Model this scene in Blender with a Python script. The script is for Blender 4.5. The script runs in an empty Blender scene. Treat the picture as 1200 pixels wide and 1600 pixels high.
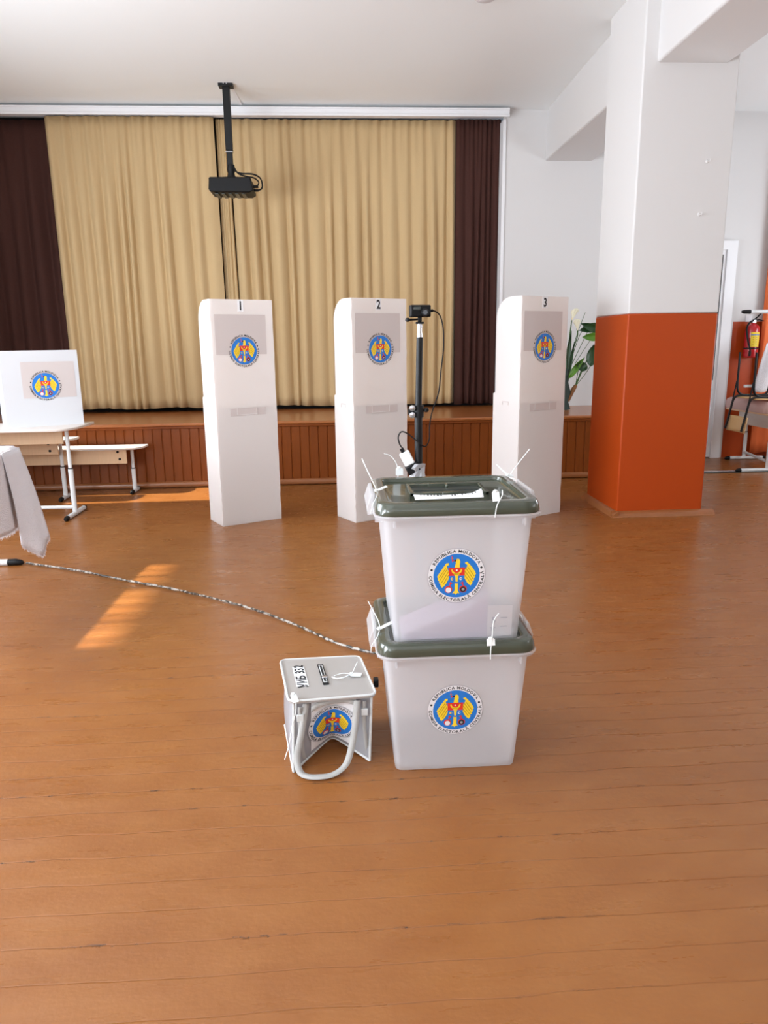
import bpy, bmesh, math, random
from mathutils import Vector, Matrix, Euler
R = math.radians
random.seed(7)
sc = bpy.context.scene
col = sc.collection

# ------------------------------------------------------------------ camera, world, sun, window and fill light, exposure
CAM = Vector((0.0, 0.0, 1.4))
YAW, PITCH, ROLL, FPX = R(3.452), R(-12.934), R(-0.7425), 1142.8


def cam_ray(u, v):
    uu, ww = (u - 600) / FPX, (v - 800) / FPX
    x = uu * math.cos(ROLL) + ww * math.sin(ROLL)
    w = -uu * math.sin(ROLL) + ww * math.cos(ROLL)
    y = math.cos(PITCH) + w * math.sin(PITCH)
    z = math.sin(PITCH) - w * math.cos(PITCH)
    return Vector((x * math.cos(YAW) + y * math.sin(YAW), -x * math.sin(YAW) + y * math.cos(YAW), z))


fw = cam_ray(600, 800)
rt = (cam_ray(601, 800) - fw).normalized()
up = -(cam_ray(600, 801) - fw).normalized()
cd = bpy.data.cameras.new('camera')
cam = bpy.data.objects.new('camera', cd)
col.objects.link(cam)
cam.matrix_world = Matrix(((rt.x, up.x, -fw.x, CAM.x), (rt.y, up.y, -fw.y, CAM.y), (rt.z, up.z, -fw.z, CAM.z), (0, 0, 0, 1)))
cd.sensor_fit = 'VERTICAL'
cd.sensor_height = 36.0
cd.lens = FPX * 36.0 / 1600
cd.clip_start = 0.05
sc.camera = cam

sc.view_settings.view_transform = 'Standard'
sc.view_settings.look = 'None'
sc.view_settings.gamma = 1
sc.view_settings.use_curve_mapping = False
sc.view_settings.exposure = 0.3

world = bpy.data.worlds.new('sky')
sc.world = world
world.use_nodes = True
world.node_tree.nodes['Background'].inputs[0].default_value = (0.65, 0.8, 1.0, 1)
world.node_tree.nodes['Background'].inputs[1].default_value = 1.5

sd = bpy.data.lights.new('sun', 'SUN')
sun = bpy.data.objects.new('sun', sd)
col.objects.link(sun)
sd.energy = 11.0
sd.angle = R(1.3)
sd.color = (1.0, 0.94, 0.82)
sun.location = (-9, 4, 7)
sun.rotation_euler = Vector((1.0, 0.03, -1.02)).to_track_quat('-Z', 'Y').to_euler()


def area(name, loc, direction, sx, sy, power, color):
    d = bpy.data.lights.new(name, 'AREA')
    d.shape = 'RECTANGLE'
    d.size, d.size_y = sx, sy
    d.energy = power
    d.color = color
    o = bpy.data.objects.new(name, d)
    o.location = loc
    o.rotation_euler = Vector(direction).to_track_quat('-Z', 'Y').to_euler()
    col.objects.link(o)
    return o


DAY = (0.88, 0.95, 1.03)
# daylight at the inferred left and far-right windows, plus added fill lights
for y, pw, tilt in ((-2.0, 240, 1.2), (0.6, 225, 0.3), (3.2, 155, 0.1), (5.0, 52, 0.0)):
    area('window_and_fill_light', (-3.85, y, 1.7), (1, 0, tilt), 1.7, 1.9, pw, DAY)
area('window_and_fill_light', (-3.85, 7.0, 1.55), (1, -0.1, -0.35), 0.8, 1.4, 14, DAY)
area('window_and_fill_light', (-0.5, -3.4, 2.1), (0, 1, 2.4), 4.5, 1.8, 72, DAY)  # added fill behind the camera, tilted up to brighten the ceiling
area('window_and_fill_light', (6.3, 6.4, 2.0), (-1, 0, 0.3), 2.2, 1.8, 85, DAY)
area('window_and_fill_light', (6.3, 1.5, 2.0), (-1, 0, 1.6), 2.2, 1.8, 45, DAY)  # added fill on the right, aimed up at the ceiling


# ------------------------------------------------------------------ helpers
def lin(c):
    return tuple(((x / 255) / 12.92 if x / 255 <= 0.04045 else ((x / 255 + 0.055) / 1.055) ** 2.4) for x in c) + (1.0,)


def mat(name, rgb, rough=0.5, metal=0.0, noise=0.0, nscale=20.0, bump=0.0, bscale=60.0, coat=0.0, spec=0.5, stretch=(1, 1, 1), rgb2=None):
    m = bpy.data.materials.new(name)
    m.use_nodes = True
    nt = m.node_tree
    b = nt.nodes['Principled BSDF']
    b.inputs['Base Color'].default_value = lin(rgb)
    b.inputs['Roughness'].default_value = rough
    b.inputs['Metallic'].default_value = metal
    b.inputs['Coat Weight'].default_value = coat
    b.inputs['Specular IOR Level'].default_value = spec
    if noise or bump or rgb2:
        tc = nt.nodes.new('ShaderNodeTexCoord')
        mp = nt.nodes.new('ShaderNodeMapping')
        mp.inputs['Scale'].default_value = stretch
        nt.links.new(tc.outputs['Object'], mp.inputs[0])
        n = nt.nodes.new('ShaderNodeTexNoise')
        n.inputs['Scale'].default_value = nscale
        n.inputs['Detail'].default_value = 4
        nt.links.new(mp.outputs[0], n.inputs[0])
        if noise or rgb2:
            mx = nt.nodes.new('ShaderNodeMix')
            mx.data_type = 'RGBA'
            c = lin(rgb)
            mx.inputs[6].default_value = c
            mx.inputs[7].default_value = lin(rgb2) if rgb2 else tuple(x * (1 - noise) for x in c[:3]) + (1,)
            nt.links.new(n.outputs[0], mx.inputs[0])
            nt.links.new(mx.outputs[2], b.inputs['Base Color'])
        if bump:
            n2 = nt.nodes.new('ShaderNodeTexNoise')
            n2.inputs['Scale'].default_value = bscale
            n2.inputs['Detail'].default_value = 3
            nt.links.new(mp.outputs[0], n2.inputs[0])
            bp = nt.nodes.new('ShaderNodeBump')
            bp.inputs['Strength'].default_value = bump
            bp.inputs['Distance'].default_value = 0.01
            nt.links.new(n2.outputs[0], bp.inputs['Height'])
            nt.links.new(bp.outputs[0], b.inputs['Normal'])
    return m


def sheer(name, rgb, transl=0.35, transp=0.0, rough=0.35, gloss=0.5, tint=None):
    """plastic sheet that lets some light through"""
    m = mat(name, rgb, rough, spec=gloss)
    nt = m.node_tree
    b = nt.nodes['Principled BSDF']
    out = nt.nodes['Material Output']
    last = b.outputs[0]
    if transl:
        t = nt.nodes.new('ShaderNodeBsdfTranslucent')
        t.inputs[0].default_value = lin(tint or rgb)
        mx = nt.nodes.new('ShaderNodeMixShader')
        mx.inputs[0].default_value = transl
        nt.links.new(last, mx.inputs[1])
        nt.links.new(t.outputs[0], mx.inputs[2])
        last = mx.outputs[0]
    if transp:
        t = nt.nodes.new('ShaderNodeBsdfTransparent')
        t.inputs[0].default_value = (0.97, 0.97, 0.97, 1)
        mx = nt.nodes.new('ShaderNodeMixShader')
        mx.inputs[0].default_value = transp
        nt.links.new(last, mx.inputs[1])
        nt.links.new(t.outputs[0], mx.inputs[2])
        last = mx.outputs[0]
    nt.links.new(last, out.inputs[0])
    return m


class MB:
    def __init__(s):
        s.v, s.f, s.m = [], [], []

    def add(s, vs, fs, mi=0):
        o = len(s.v)
        s.v += [tuple(p) for p in vs]
        s.f += [tuple(i + o for i in f) for f in fs]
        s.m += [mi] * len(fs)
        return s

    def box(s, x0, x1, y0, y1, z0, z1, mi=0):
        vs = [(x, y, z) for z in (z0, z1) for y in (y0, y1) for x in (x0, x1)]
        return s.add(vs, [(0, 2, 3, 1), (4, 5, 7, 6), (0, 1, 5, 4), (2, 6, 7, 3), (0, 4, 6, 2), (1, 3, 7, 5)], mi)

    def prism(s, pts, vec, mi=0):
        """closed polygon of 3D points extruded along vec"""
        n = len(pts)
        v = Vector(vec)
        a = [Vector(p) for p in pts]
        s.add(a + [p + v for p in a], [tuple(range(n))[::-1], tuple(range(n, 2 * n))] + [(i, (i + 1) % n, n + (i + 1) % n, n + i) for i in range(n)], mi)
        return s

    def tube(s, pts, r, n=10, caps=True, mi=0, flat=None):
        P = [Vector(p) for p in pts]
        rs = r if isinstance(r, (list, tuple)) else [r] * len(P)
        rings = []
        prev = None
        for i, p in enumerate(P):
            d = (P[min(i + 1, len(P) - 1)] - P[max(i - 1, 0)]).normalized()
            if prev is None:
                ref = Vector((0, 0, 1)) if abs(d.z) < 0.9 else Vector((0, 1, 0))
                a = d.cross(ref).normalized()
            else:
                a = (prev - d * prev.dot(d)).normalized()
            prev = a
            b = d.cross(a)
            fl = flat or 1.0
            rings.append([p + (a * math.cos(2 * math.pi * k / n) + b * math.sin(2 * math.pi * k / n) * fl) * rs[i] for k in range(n)])
        vs = [q for rg in rings for q in rg]
        fs = []
        for i in range(len(P) - 1):
            for k in range(n):
                fs.append((i * n + k, i * n + (k + 1) % n, (i + 1) * n + (k + 1) % n, (i + 1) * n + k))
        if caps:
            fs.append(tuple(range(n))[::-1])
            fs.append(tuple(range((len(P) - 1) * n, len(P) * n)))
        return s.add(vs, fs, mi)

    def lathe(s, prof, c=(0, 0, 0), n=24, mi=0, axis='z'):
        vs, fs = [], []
        for r, z in prof:
            for k in range(n):
                t = 2 * math.pi * k / n
                p = (r * math.cos(t), r * math.sin(t), z)
                if axis == 'y':
                    p = (p[0], z, p[1])
                vs.append((p[0] + c[0], p[1] + c[1], p[2] + c[2]))
        for i in range(len(prof) - 1):
            for k in range(n):
                fs.append((i * n + k, i * n + (k + 1) % n, (i + 1) * n + (k + 1) % n, (i + 1) * n + k))
        fs.append(tuple(range(n))[::-1])
        fs.append(tuple(range((len(prof) - 1) * n, len(prof) * n)))
        return s.add(vs, fs, mi)

    def loft(s, rings, cap0=True, cap1=True, mi=0):
        n = len(rings[0])
        vs = [p for r in rings for p in r]
        fs = []
        for i in range(len(rings) - 1):
            for k in range(n):
                fs.append((i * n + k, i * n + (k + 1) % n, (i + 1) * n + (k + 1) % n, (i + 1) * n + k))
        if cap0:
            fs.append(tuple(range(n))[::-1])
        if cap1:
            fs.append(tuple(range((len(rings) - 1) * n, len(rings) * n)))
        return s.add(vs, fs, mi)

    def grid(s, nu, nv, fn, mi=0):
        vs = [fn(i / (nu - 1), j / (nv - 1)) for j in range(nv) for i in range(nu)]
        fs = [(j * nu + i, j * nu + i + 1, (j + 1) * nu + i + 1, (j + 1) * nu + i) for j in range(nv - 1) for i in range(nu - 1)]
        return s.add(vs, fs, mi)

    def build(s, name, mats, parent=None, smooth=40, bevel=0.0, solid=0.0, loc=None):
        me = bpy.data.meshes.new(name)
        me.from_pydata(s.v, [], s.f)
        if not isinstance(mats, (list, tuple)):
            mats = [mats]
        for m in mats:
            me.materials.append(m)
        me.polygons.foreach_set('material_index', s.m)
        me.validate()
        bm = bmesh.new()
        bm.from_mesh(me)
        if not solid and smooth is not None:
            bmesh.ops.recalc_face_normals(bm, faces=bm.faces)
        bm.to_mesh(me)
        bm.free()
        if smooth:
            me.polygons.foreach_set('use_smooth', [True] * len(me.polygons))
            me.set_sharp_from_angle(angle=R(smooth))
        me.update()
        o = bpy.data.objects.new(name, me)
        col.objects.link(o)
        if loc:
            o.location = loc
        if parent:
            o.parent = parent
        if bevel:
            bv = o.modifiers.new('bevel', 'BEVEL')
            bv.width = bevel
            bv.segments = 2
            bv.limit_method = 'ANGLE'
            bv.angle_limit = R(40)
        if solid:
            sl = o.modifiers.new('solid', 'SOLIDIFY')
            sl.thickness = solid
            sl.offset = 0
        return o


def tag(o, label, cat, group=None, kind=None):
    o['label'] = label
    o['category'] = cat
    if group:
        o['group'] = group
    if kind:
        o['kind'] = kind
    return o


def thing(name, label, cat, loc=(0, 0, 0), rz=0.0, group=None):
    o = bpy.data.objects.new(name, None)
    o.empty_display_size = 0.1
    o.location = loc
    o.rotation_euler = (0, 0, rz)
    col.objects.link(o)
    return tag(o, label, cat, group)


def struct(o):
    o['kind'] = 'structure'
    return o


def copy_tree(o, parent=None):
    c = o.copy()
    col.objects.link(c)
    c.parent = parent
    for ch in list(o.children):
        copy_tree(ch, c)
    return c


def rrect(cx, cy, hx, hy, r, z, n=6):
    pts = []
    for (sx, sy, a0) in ((1, 1, 0), (-1, 1, 90), (-1, -1, 180), (1, -1, 270)):
        for k in range(n + 1):
            a = R(a0 + 90 * k / n)
            pts.append((cx + sx * (hx - r) + r * math.cos(a), cy + sy * (hy - r) + r * math.sin(a), z))
    return pts


def smooth_path(pts, n=8):
    P = [Vector(p) for p in pts]
    out = []
    for i in range(len(P) - 1):
        p0, p1, p2, p3 = P[max(i - 1, 0)], P[i], P[i + 1], P[min(i + 2, len(P) - 1)]
        for k in range(n):
            t = k / n
            out.append(0.5 * ((2 * p1) + (p2 - p0) * t + (2 * p0 - 5 * p1 + 4 * p2 - p3) * t * t + (3 * p1 - p0 - 3 * p2 + p3) * t ** 3))
    out.append(P[-1])
    return out


# ------------------------------------------------------------------ materials
M = {}
M['plaster'] = mat('white_plaster', (216, 214, 213), 0.75, bump=0.12, bscale=9)
M['ceiling'] = mat('ceiling_paint', (241, 244, 244), 0.8, bump=0.1, bscale=5)
M['orange'] = mat('orange_oil_paint', (172, 65, 14), 0.45, bump=0.06, bscale=14, spec=0.3)
M['cream'] = mat('unseen_wall_cream', (206, 186, 160), 0.6)  # pale tone put on unseen lower walls to cut the orange bounce
M['black'] = mat('black_plastic', (15, 16, 18), 0.5, spec=0.25)
M['matte_black'] = mat('black_metal', (18, 19, 21), 0.45, spec=0.3)
M['stage_dark'] = mat('stage_shade_black', (12, 10, 10), 0.9)  # near-black stands in for the unlit space behind the curtains
M['beige'] = mat('beige_curtain_cloth', (205, 177, 133), 0.85, noise=0.10, nscale=120, bump=0.15, bscale=300, spec=0.15)
M['maroon'] = mat('dark_brown_velvet', (76, 48, 42), 0.85, noise=0.25, nscale=60, spec=0.15)
M['slat'] = mat('varnished_slats', (136, 68, 17), 0.42, noise=0.35, nscale=6, stretch=(6, 6, 0.8), spec=0.3)
M['lip'] = mat('stage_lip_paint', (176, 106, 54), 0.3, noise=0.3, nscale=14, stretch=(1, 6, 6), coat=0.3)
M['skirting'] = mat('brown_skirting_paint', (150, 92, 52), 0.3, noise=0.2, nscale=8)
M['white_trim'] = mat('white_trim', (236, 236, 238), 0.5)
M['pp'] = sheer('white_corrugated_plastic', (250, 246, 244), transl=0.48, rough=0.45, gloss=0.35)
M['pp_dimmed'] = sheer('dimmed_white_plastic', (222, 223, 226), transl=0.2, rough=0.45, gloss=0.35)  # booth plastic darkened in colour to offset strong light on the screen
M['pp_inner'] = mat('grey_white_inner_panel', (196, 186, 182), 0.6)
M['pp_film'] = sheer('grey_film', (226, 216, 213), transl=0.3, rough=0.4)
M['tub'] = sheer('frosted_tub_plastic', (246, 246, 249), transl=0.45, transp=0.6, rough=0.3)
M['label_film'] = sheer('clear_label_film', (232, 228, 230), transl=0.3, transp=0.45, rough=0.3)
M['lid'] = mat('olive_grey_lid', (66, 71, 59), 0.22, coat=0.3)
M['slot_dark'] = mat('slot_shutter_grey', (52, 58, 55), 0.3)
M['paper'] = mat('white_paper', (238, 238, 240), 0.8)
M['paper_lilac'] = mat('ballot_papers', (186, 166, 186), 0.85, noise=0.12, nscale=8)
M['ink'] = mat('ink_and_slot_black', (26, 26, 30), 0.7)
M['seal'] = mat('white_seal_plastic', (236, 240, 240), 0.4)
M['blue'] = mat('emblem_blue', (30, 116, 200), 0.45)
M['yellow'] = mat('emblem_yellow', (240, 204, 48), 0.45)
M['ochre'] = mat('emblem_ochre', (176, 138, 34), 0.45)
M['red'] = mat('emblem_red', (214, 50, 40), 0.45)
M['emb_white'] = mat('emblem_white', (224, 222, 225), 0.45)
M['emb_grey'] = mat('emblem_grey', (150, 150, 156), 0.45)
M['metal_white'] = mat('white_powder_coat', (212, 214, 214), 0.4)
M['laminate'] = mat('pale_laminate', (222, 212, 204), 0.35, noise=0.08, nscale=5, stretch=(1, 12, 12))
M['wood_panel'] = mat('pale_wood_panel', (226, 190, 150), 0.45, noise=0.16, nscale=7, stretch=(12, 12, 1))
M['vinyl'] = sheer('clear_grey_vinyl', (196, 196, 200), transl=0.3, transp=0.3, rough=0.18, gloss=0.8)
M['vinyl_lid'] = sheer('grey_vinyl_lid', (176, 171, 167), transl=0.15, transp=0.0, rough=0.2, gloss=0.8)
M['strap'] = mat('grey_webbing', (176, 175, 172), 0.7, bump=0.3, bscale=500)
M['piping'] = mat('light_grey_piping', (205, 207, 206), 0.35)
M['terry'] = mat('white_terry_cloth', (228, 224, 228), 0.9, bump=0.9, bscale=160, spec=0.1)
M['leaf'] = mat('dark_green_leaf', (38, 74, 34), 0.4, noise=0.3, nscale=20)
M['leaf_light'] = mat('light_green_leaf', (92, 142, 40), 0.4, noise=0.25, nscale=20)
M['stem'] = mat('green_stem', (60, 96, 44), 0.5)
M['petal'] = mat('cream_petal', (240, 236, 208), 0.5)
M['trunk'] = mat('mossy_trunk', (52, 66, 60), 0.8, noise=0.5, nscale=30, bump=0.8, bscale=40)
M['bark'] = mat('brown_bark', (140, 92, 50), 0.8, noise=0.4, nscale=40)
M['steel'] = mat('bright_steel', (200, 200, 204), 0.25, metal=0.9)
M['glass_dark'] = mat('dark_door_glass', (62, 64, 68), 0.1)
M['ext_red'] = mat('extinguisher_red', (186, 26, 34), 0.25, coat=0.4)
M['ext_label'] = mat('yellow_label', (238, 206, 50), 0.5)
M['plywood'] = mat('chair_plywood', (222, 180, 124), 0.4, noise=0.15, nscale=8, stretch=(1, 12, 12))
M['film'] = sheer('clear_wrapping_film', (226, 196, 190), transl=0.3, transp=0.25, rough=0.15)
M['drape'] = mat('orange_drape', (226, 110, 54), 0.8)


def floor_material():
    m = bpy.data.materials.new('painted_floor_boards')
    m.use_nodes = True
    nt = m.node_tree
    N, L = nt.nodes, nt.links
    b = N['Principled BSDF']
    geo = N.new('ShaderNodeNewGeometry')
    sep = N.new('ShaderNodeSeparateXYZ')
    L.new(geo.outputs['Position'], sep.inputs[0])

    def math_n(op, a, bv=None, clamp=False):
        n = N.new('ShaderNodeMath')
        n.operation = op
        n.use_clamp = clamp
        for i, v in enumerate((a, bv)):
            if v is None:
                continue
            if isinstance(v, (int, float)):
                n.inputs[i].default_value = v
            else:
                L.new(v, n.inputs[i])
        return n.outputs[0]

    def noise(scale, detail=4, stretch=(1, 1, 1), rough=0.55):
        mp = N.new('ShaderNodeMapping')
        mp.inputs['Scale'].default_value = stretch
        L.new(geo.outputs['Position'], mp.inputs[0])
        n = N.new('ShaderNodeTexNoise')
        n.inputs['Scale'].default_value = scale
        n.inputs['Detail'].default_value = detail
        n.inputs['Roughness'].default_value = rough
        L.new(mp.outputs[0], n.inputs[0])
        return n.outputs[0]

    def ramp(v, lo, hi, a=0.0, bb=1.0):
        n = N.new('ShaderNodeMapRange')
        n.inputs[1].default_value, n.inputs[2].default_value = lo, hi
        n.inputs[3].default_value, n.inputs[4].default_value = a, bb
        L.new(v, n.inputs[0])
        return n.outputs[0]

    def mix(fac, a, bc):
        n = N.new('ShaderNodeMix')
        n.data_type = 'RGBA'
        L.new(fac, n.inputs[0])
        for i, v in ((6, a), (7, bc)):
            if isinstance(v, tuple):
                n.inputs[i].default_value = v
            else:
                L.new(v, n.inputs[i])
        return n.outputs[2]

    # distance to the nearest board seam (boards run along X, 105 mm wide)
    wob = ramp(noise(3.0, 2, (1, 0.2, 1)), 0.3, 0.7, -0.006, 0.006)
    yy = math_n('ADD', math_n('DIVIDE', math_n('ADD', math_n('SUBTRACT', sep.outputs[1], 1.31), wob), 0.105), 100.0)
    fr = math_n('FRACT', yy)
    dist = math_n('MULTIPLY', math_n('MINIMUM', fr, math_n('SUBTRACT', 1.0, fr)), 0.105)
    board = math_n('FLOOR', yy)
    wn = N.new('ShaderNodeTexWhiteNoise')
    wn.noise_dimensions = '1D'
    L.new(math_n('FLOOR', math_n('ADD', yy, 0.5)), wn.inputs['W'])
    seam = ramp(dist, 0.0, 0.003, 1.0, 0.0)
    wide = ramp(dist, 0.001, 0.0065, 1.0, 0.0)
    chip = ramp(noise(22, 5, (0.8, 1.6, 1), 0.75), 0.55, 0.60)
    reach = ramp(noise(1.5, 2, (1, 3, 1)), 0.44, 0.56)
    strong = ramp(wn.outputs[0], 0.25, 0.6)
    chip = math_n('MULTIPLY', math_n('MULTIPLY', chip, reach), strong)
    dark = math_n('MULTIPLY', wide, chip, True)
    spots = ramp(noise(9, 5, (1, 1, 1), 0.75), 0.765, 0.785)
    dark = math_n('MAXIMUM', dark, math_n('MULTIPLY', spots, 0.6))
    base = mix(ramp(noise(1.3, 3, (1, 2, 1)), 0.35, 0.7), lin((139, 86, 40)), lin((130, 78, 35)))
    base = mix(ramp(noise(6, 5, (0.8, 1.4, 1)), 0.4, 0.85), base, lin((145, 93, 47)))
    scuff = math_n('MULTIPLY', ramp(noise(30, 6, (1, 1, 1), 0.8), 0.62, 0.75), ramp(noise(1.7, 2), 0.55, 0.72))
    base = mix(math_n('MULTIPLY', scuff, 0.45), base, lin((180, 132, 92)))
    hair = math_n('MULTIPLY', seam, 0.22)
    base = mix(hair, base, lin((96, 52, 26)))
    colr = mix(dark, base, lin((52, 30, 18)))
    L.new(colr, b.inputs['Base Color'])
    L.new(ramp(noise(6, 4, (0.6, 3, 1)), 0.3, 0.75, 0.24, 0.42), b.inputs['Roughness'])
    b.inputs['Specular IOR Level'].default_value = 0.5
    h = math_n('ADD', math_n('MULTIPLY', noise(9, 4, (0.7, 1.3, 1)), 0.9), math_n('MULTIPLY', noise(45, 3), 0.22))
    h = math_n('SUBTRACT', h, math_n('MULTIPLY', seam, 0.35))
    h = math_n('SUBTRACT', h, math_n('MULTIPLY', dark, 0.6))
    bp = N.new('ShaderNodeBump')
    bp.inputs['Strength'].default_value = 0.36
    bp.inputs['Distance'].default_value = 0.008
    L.new(h, bp.inputs['Height'])
    L.new(bp.outputs[0], b.inputs['Normal'])
    return m


M['floor'] = floor_material()

# ------------------------------------------------------------------ the setting
BACKY = 8.6
ZS = 0.657      # stage floor
struct(MB().box(-4.95, 6.5, -3.6, BACKY + 0.2, -0.1, 0).build('floor', M['floor']))
cb = MB()
prof = [(-3.6, 3.9), (5.9, 3.9), (7.4, 3.885), (8.3, 3.862), (9.5, 3.85)]
cb.prism([(-4.95, y, z) for y, z in prof] + [(-4.95, 9.5, 4.05), (-4.95, -3.6, 4.05)], (11.45, 0, 0))
struct(cb.build('ceiling', M['ceiling']))

# unseen left wall, solid but for openings shaped to let the sun patches in
wl = MB()


def wall_x(mb, x0, x1, ya, yb, holes, z1=3.95):
    ys = sorted(holes)
    y = ya
    for (h0, h1, z0, zt) in ys:
        mb.box(x0, x1, y, h0, 0, z1)
        mb.box(x0, x1, h0, h1, 0, z0)
        mb.box(x0, x1, h0, h1, zt, z1)
        y = h1
    mb.box(x0, x1, y, yb, 0, z1)


HOLES = [(3.25, 4.62, 2.30, 3.17), (6.66, 7.36, 1.40, 3.04)]
wall_x(wl, -4.0, -3.95, -3.6, 9.5, HOLES)
struct(wl.build('wall_left', M['plaster']))
slats = MB()
y = 3.25
while y < 4.62:
    w = random.choice((0.02, 0.03, 0.045))
    slats.box(-3.985, -3.975, y, y + w, 2.30, 3.17)
    y += w + random.choice((0.06, 0.09, 0.13))
slats.box(-3.99, -3.97, 4.12, 4.24, 2.30, 3.17)
struct(slats.build('window_1', M['white_trim']))
s2 = MB()
for yy in (6.66, 7.32):
    s2.box(-3.99, -3.96, yy, yy + 0.04, 1.44, 3.0)
s2.box(-3.99, -3.96, 6.66, 7.36, 1.40, 1.44)
s2.box(-3.99, -3.96, 6.66, 7.36, 3.0, 3.04)
struct(s2.build('window_2', M['white_trim']))
struct(MB().box(6.4, 6.6, -3.6, BACKY, 1.6, 3.95).box(6.4, 6.6, -3.6, BACKY, 0, 1.6, 1).build('wall_right', [M['plaster'], M['cream']]))
struct(MB().box(-4.95, 6.5, -3.8, -3.6, 1.6, 3.95).box(-4.95, 6.5, -3.8, -3.6, 0, 1.6, 1).build('wall_rear', [M['plaster'], M['cream']]))
# back wall right of the stage opening, orange below on the far side of the column
WX0 = 1.905
wb = MB()
wb.box(WX0, 3.3, BACKY, BACKY + 0.15, 0.0, 3.86)
wb.box(3.3, 6.5, BACKY, BACKY + 0.15, 1.603, 3.86)
wb.box(3.3, 6.5, BACKY, BACKY + 0.15, 0, 1.603, 1)
struct(wb.build('wall_back', [M['plaster'], M['orange']]))
struct(MB().box(-4.95, 3.0, 9.4, 9.5, 0, 3.9).box(-4.95, WX0, 8.95, 9.0, ZS, 3.85).build('wall_backstage', M['stage_dark']))
# white edge of the stage opening and the curtain rail board
struct(MB().box(WX0 - 0.035, WX0 + 0.0, BACKY - 0.02, BACKY + 0.17, ZS, 3.76).build('trim_1', M['white_trim'], bevel=0.004))
rail = MB()
rail.box(-4.9, WX0 + 0.005, 8.46, 8.5, 3.765, 3.835)
rail.box(-4.9, WX0 + 0.005, 8.445, 8.46, 3.748, 3.772)
rail.box(-4.9, WX0 + 0.005, 8.45, 8.46, 3.818, 3.835)
rail.box(-4.9, WX0, 8.5, 8.78, 3.815, 3.835)
struct(rail.build('trim_2', M['white_trim'], bevel=0.003))

# stage: lip, slatted front, skirting
YS = 7.453
st = MB()
st.box(-4.9, 3.02, YS - 0.035, 9.45, ZS - 0.032, ZS)
st_o = struct(st.build('stage', M['lip'], bevel=0.01))
fr = MB()
x = -4.9
while x < 3.0:
    x1 = min(x + 0.092, 3.0)
    fr.prism([(x + 0.002, YS, 0.02), (x + 0.008, YS - 0.008, 0.02), (x1 - 0.008, YS - 0.008, 0.02), (x1 - 0.002, YS, 0.02)], (0, 0, ZS - 0.05))
    x = x1
fr.box(-4.9, 3.0, YS, YS + 0.03, 0, ZS - 0.032)
fr.box(2.98, 3.0, YS, BACKY, 0, ZS - 0.032)
o = fr.build('slat_front', M['slat'], st_o, smooth=20)
o = MB().box(-4.9, 3.0, YS - 0.022, YS + 0.005, ZS - 0.058, ZS - 0.03).build('lip_batten', M['slat'], st_o, bevel=0.006)
sk = MB()
sk.prism([(-4.9, YS - 0.008, 0.012), (-4.9, YS - 0.03, 0.012), (-4.9, YS - 0.034, 0.028), (-4.9, YS - 0.03, 0.048), (-4.9, YS - 0.018, 0.062), (-4.9, YS - 0.008, 0.064)], (7.9, 0, 0))
struct(sk.build('baseboard_stage', M['skirting']))

# column, beam, quarter skirting at its foot
CX0, CX1, CY0, CY1 = 2.25, 2.967, 5.707, 6.436
c = MB()
c.box(CX0, CX1, CY0, CY1, 0, 1.604, 1)
c.box(CX0, CX1, CY0, CY1, 1.604, 3.92, 0)
colm = struct(c.build('column', [M['plaster'], M['orange']], bevel=0.012))
for (hx, hz) in ((2.78, 2.69), (2.75, 2.32)):
    pm = MB().lathe([(0.014, 0.0), (0.012, -0.003), (0.008, -0.005), (0.003, -0.006)], (hx, CY0, hz), 10, axis='y')
    pm.tube([(hx + 0.004, CY0 - 0.008, hz), (hx + 0.006, CY0 - 0.03, hz - 0.004), (hx + 0.006, CY0 - 0.034, hz + 0.012)], 0.004, 6)
    pm.build('wall_hook', M['plaster'], colm)
bm_ = MB().box(2.355, 2.879, -3.6, BACKY + 0.02, 3.348, 3.92)
struct(bm_.build('beam', M['plaster'], bevel=0.015))
q = MB()
# left run, then front run that sticks out past the right corner
q.prism([(CX0, CY1, 0), (CX0 - 0.055, CY1, 0), (CX0 - 0.045, CY1, 0.02), (CX0 - 0.012, CY1, 0.042), (CX0, CY1, 0.044)], (0, CY0 - 0.05 - CY1, 0))
q.prism([(CX0 - 0.05, CY0, 0), (CX0 - 0.05, CY0 - 0.055, 0), (CX0 - 0.05, CY0 - 0.045, 0.02), (CX0 - 0.05, CY0 - 0.012, 0.042), (CX0 - 0.05, CY0, 0.044)], (CX1 - CX0 + 0.14, 0, 0))
struct(q.build('baseboard_column', M['skirting']))

# dark threshold strip on the floor beyond the column
struct(MB().box(3.0, 6.4, 7.52, 7.60, 0, 0.006).build('trim_3', M['slot_dark']))
struct(MB().box(3.0, 6.4, 7.60, 7.635, 0, 0.009).build('trim_4', M['steel'], bevel=0.003))

# glazed white door
door = MB()
door.box(4.50, 4.61, BACKY - 0.05, BACKY + 0.02, 0, 2.50)
door.box(3.55, 3.66, BACKY - 0.05, BACKY + 0.02, 0, 2.50)
door.box(3.66, 4.50, BACKY - 0.05, BACKY + 0.02, 2.40, 2.50)
door.box(4.488, 4.50, BACKY - 0.06, BACKY - 0.05, 0, 2.40)
dr = struct(door.build('door_1', M['white_trim']))
lf = MB()
lf.box(4.455, 4.495, BACKY - 0.04, BACKY, 0.01, 2.40)
lf.box(3.66, 3.76, BACKY - 0.04, BACKY, 0.01, 2.40)
lf.box(3.76, 4.455, BACKY - 0.04, BACKY, 2.35, 2.40)
lf.box(3.76, 4.455, BACKY - 0.04, BACKY, 0.83, 0.93)
lf.box(3.76, 4.455, BACKY - 0.04, BACKY, 0.01, 0.13)
lf.box(3.76, 4.455, BACKY - 0.02, BACKY - 0.005, 0.13, 0.83)
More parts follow.
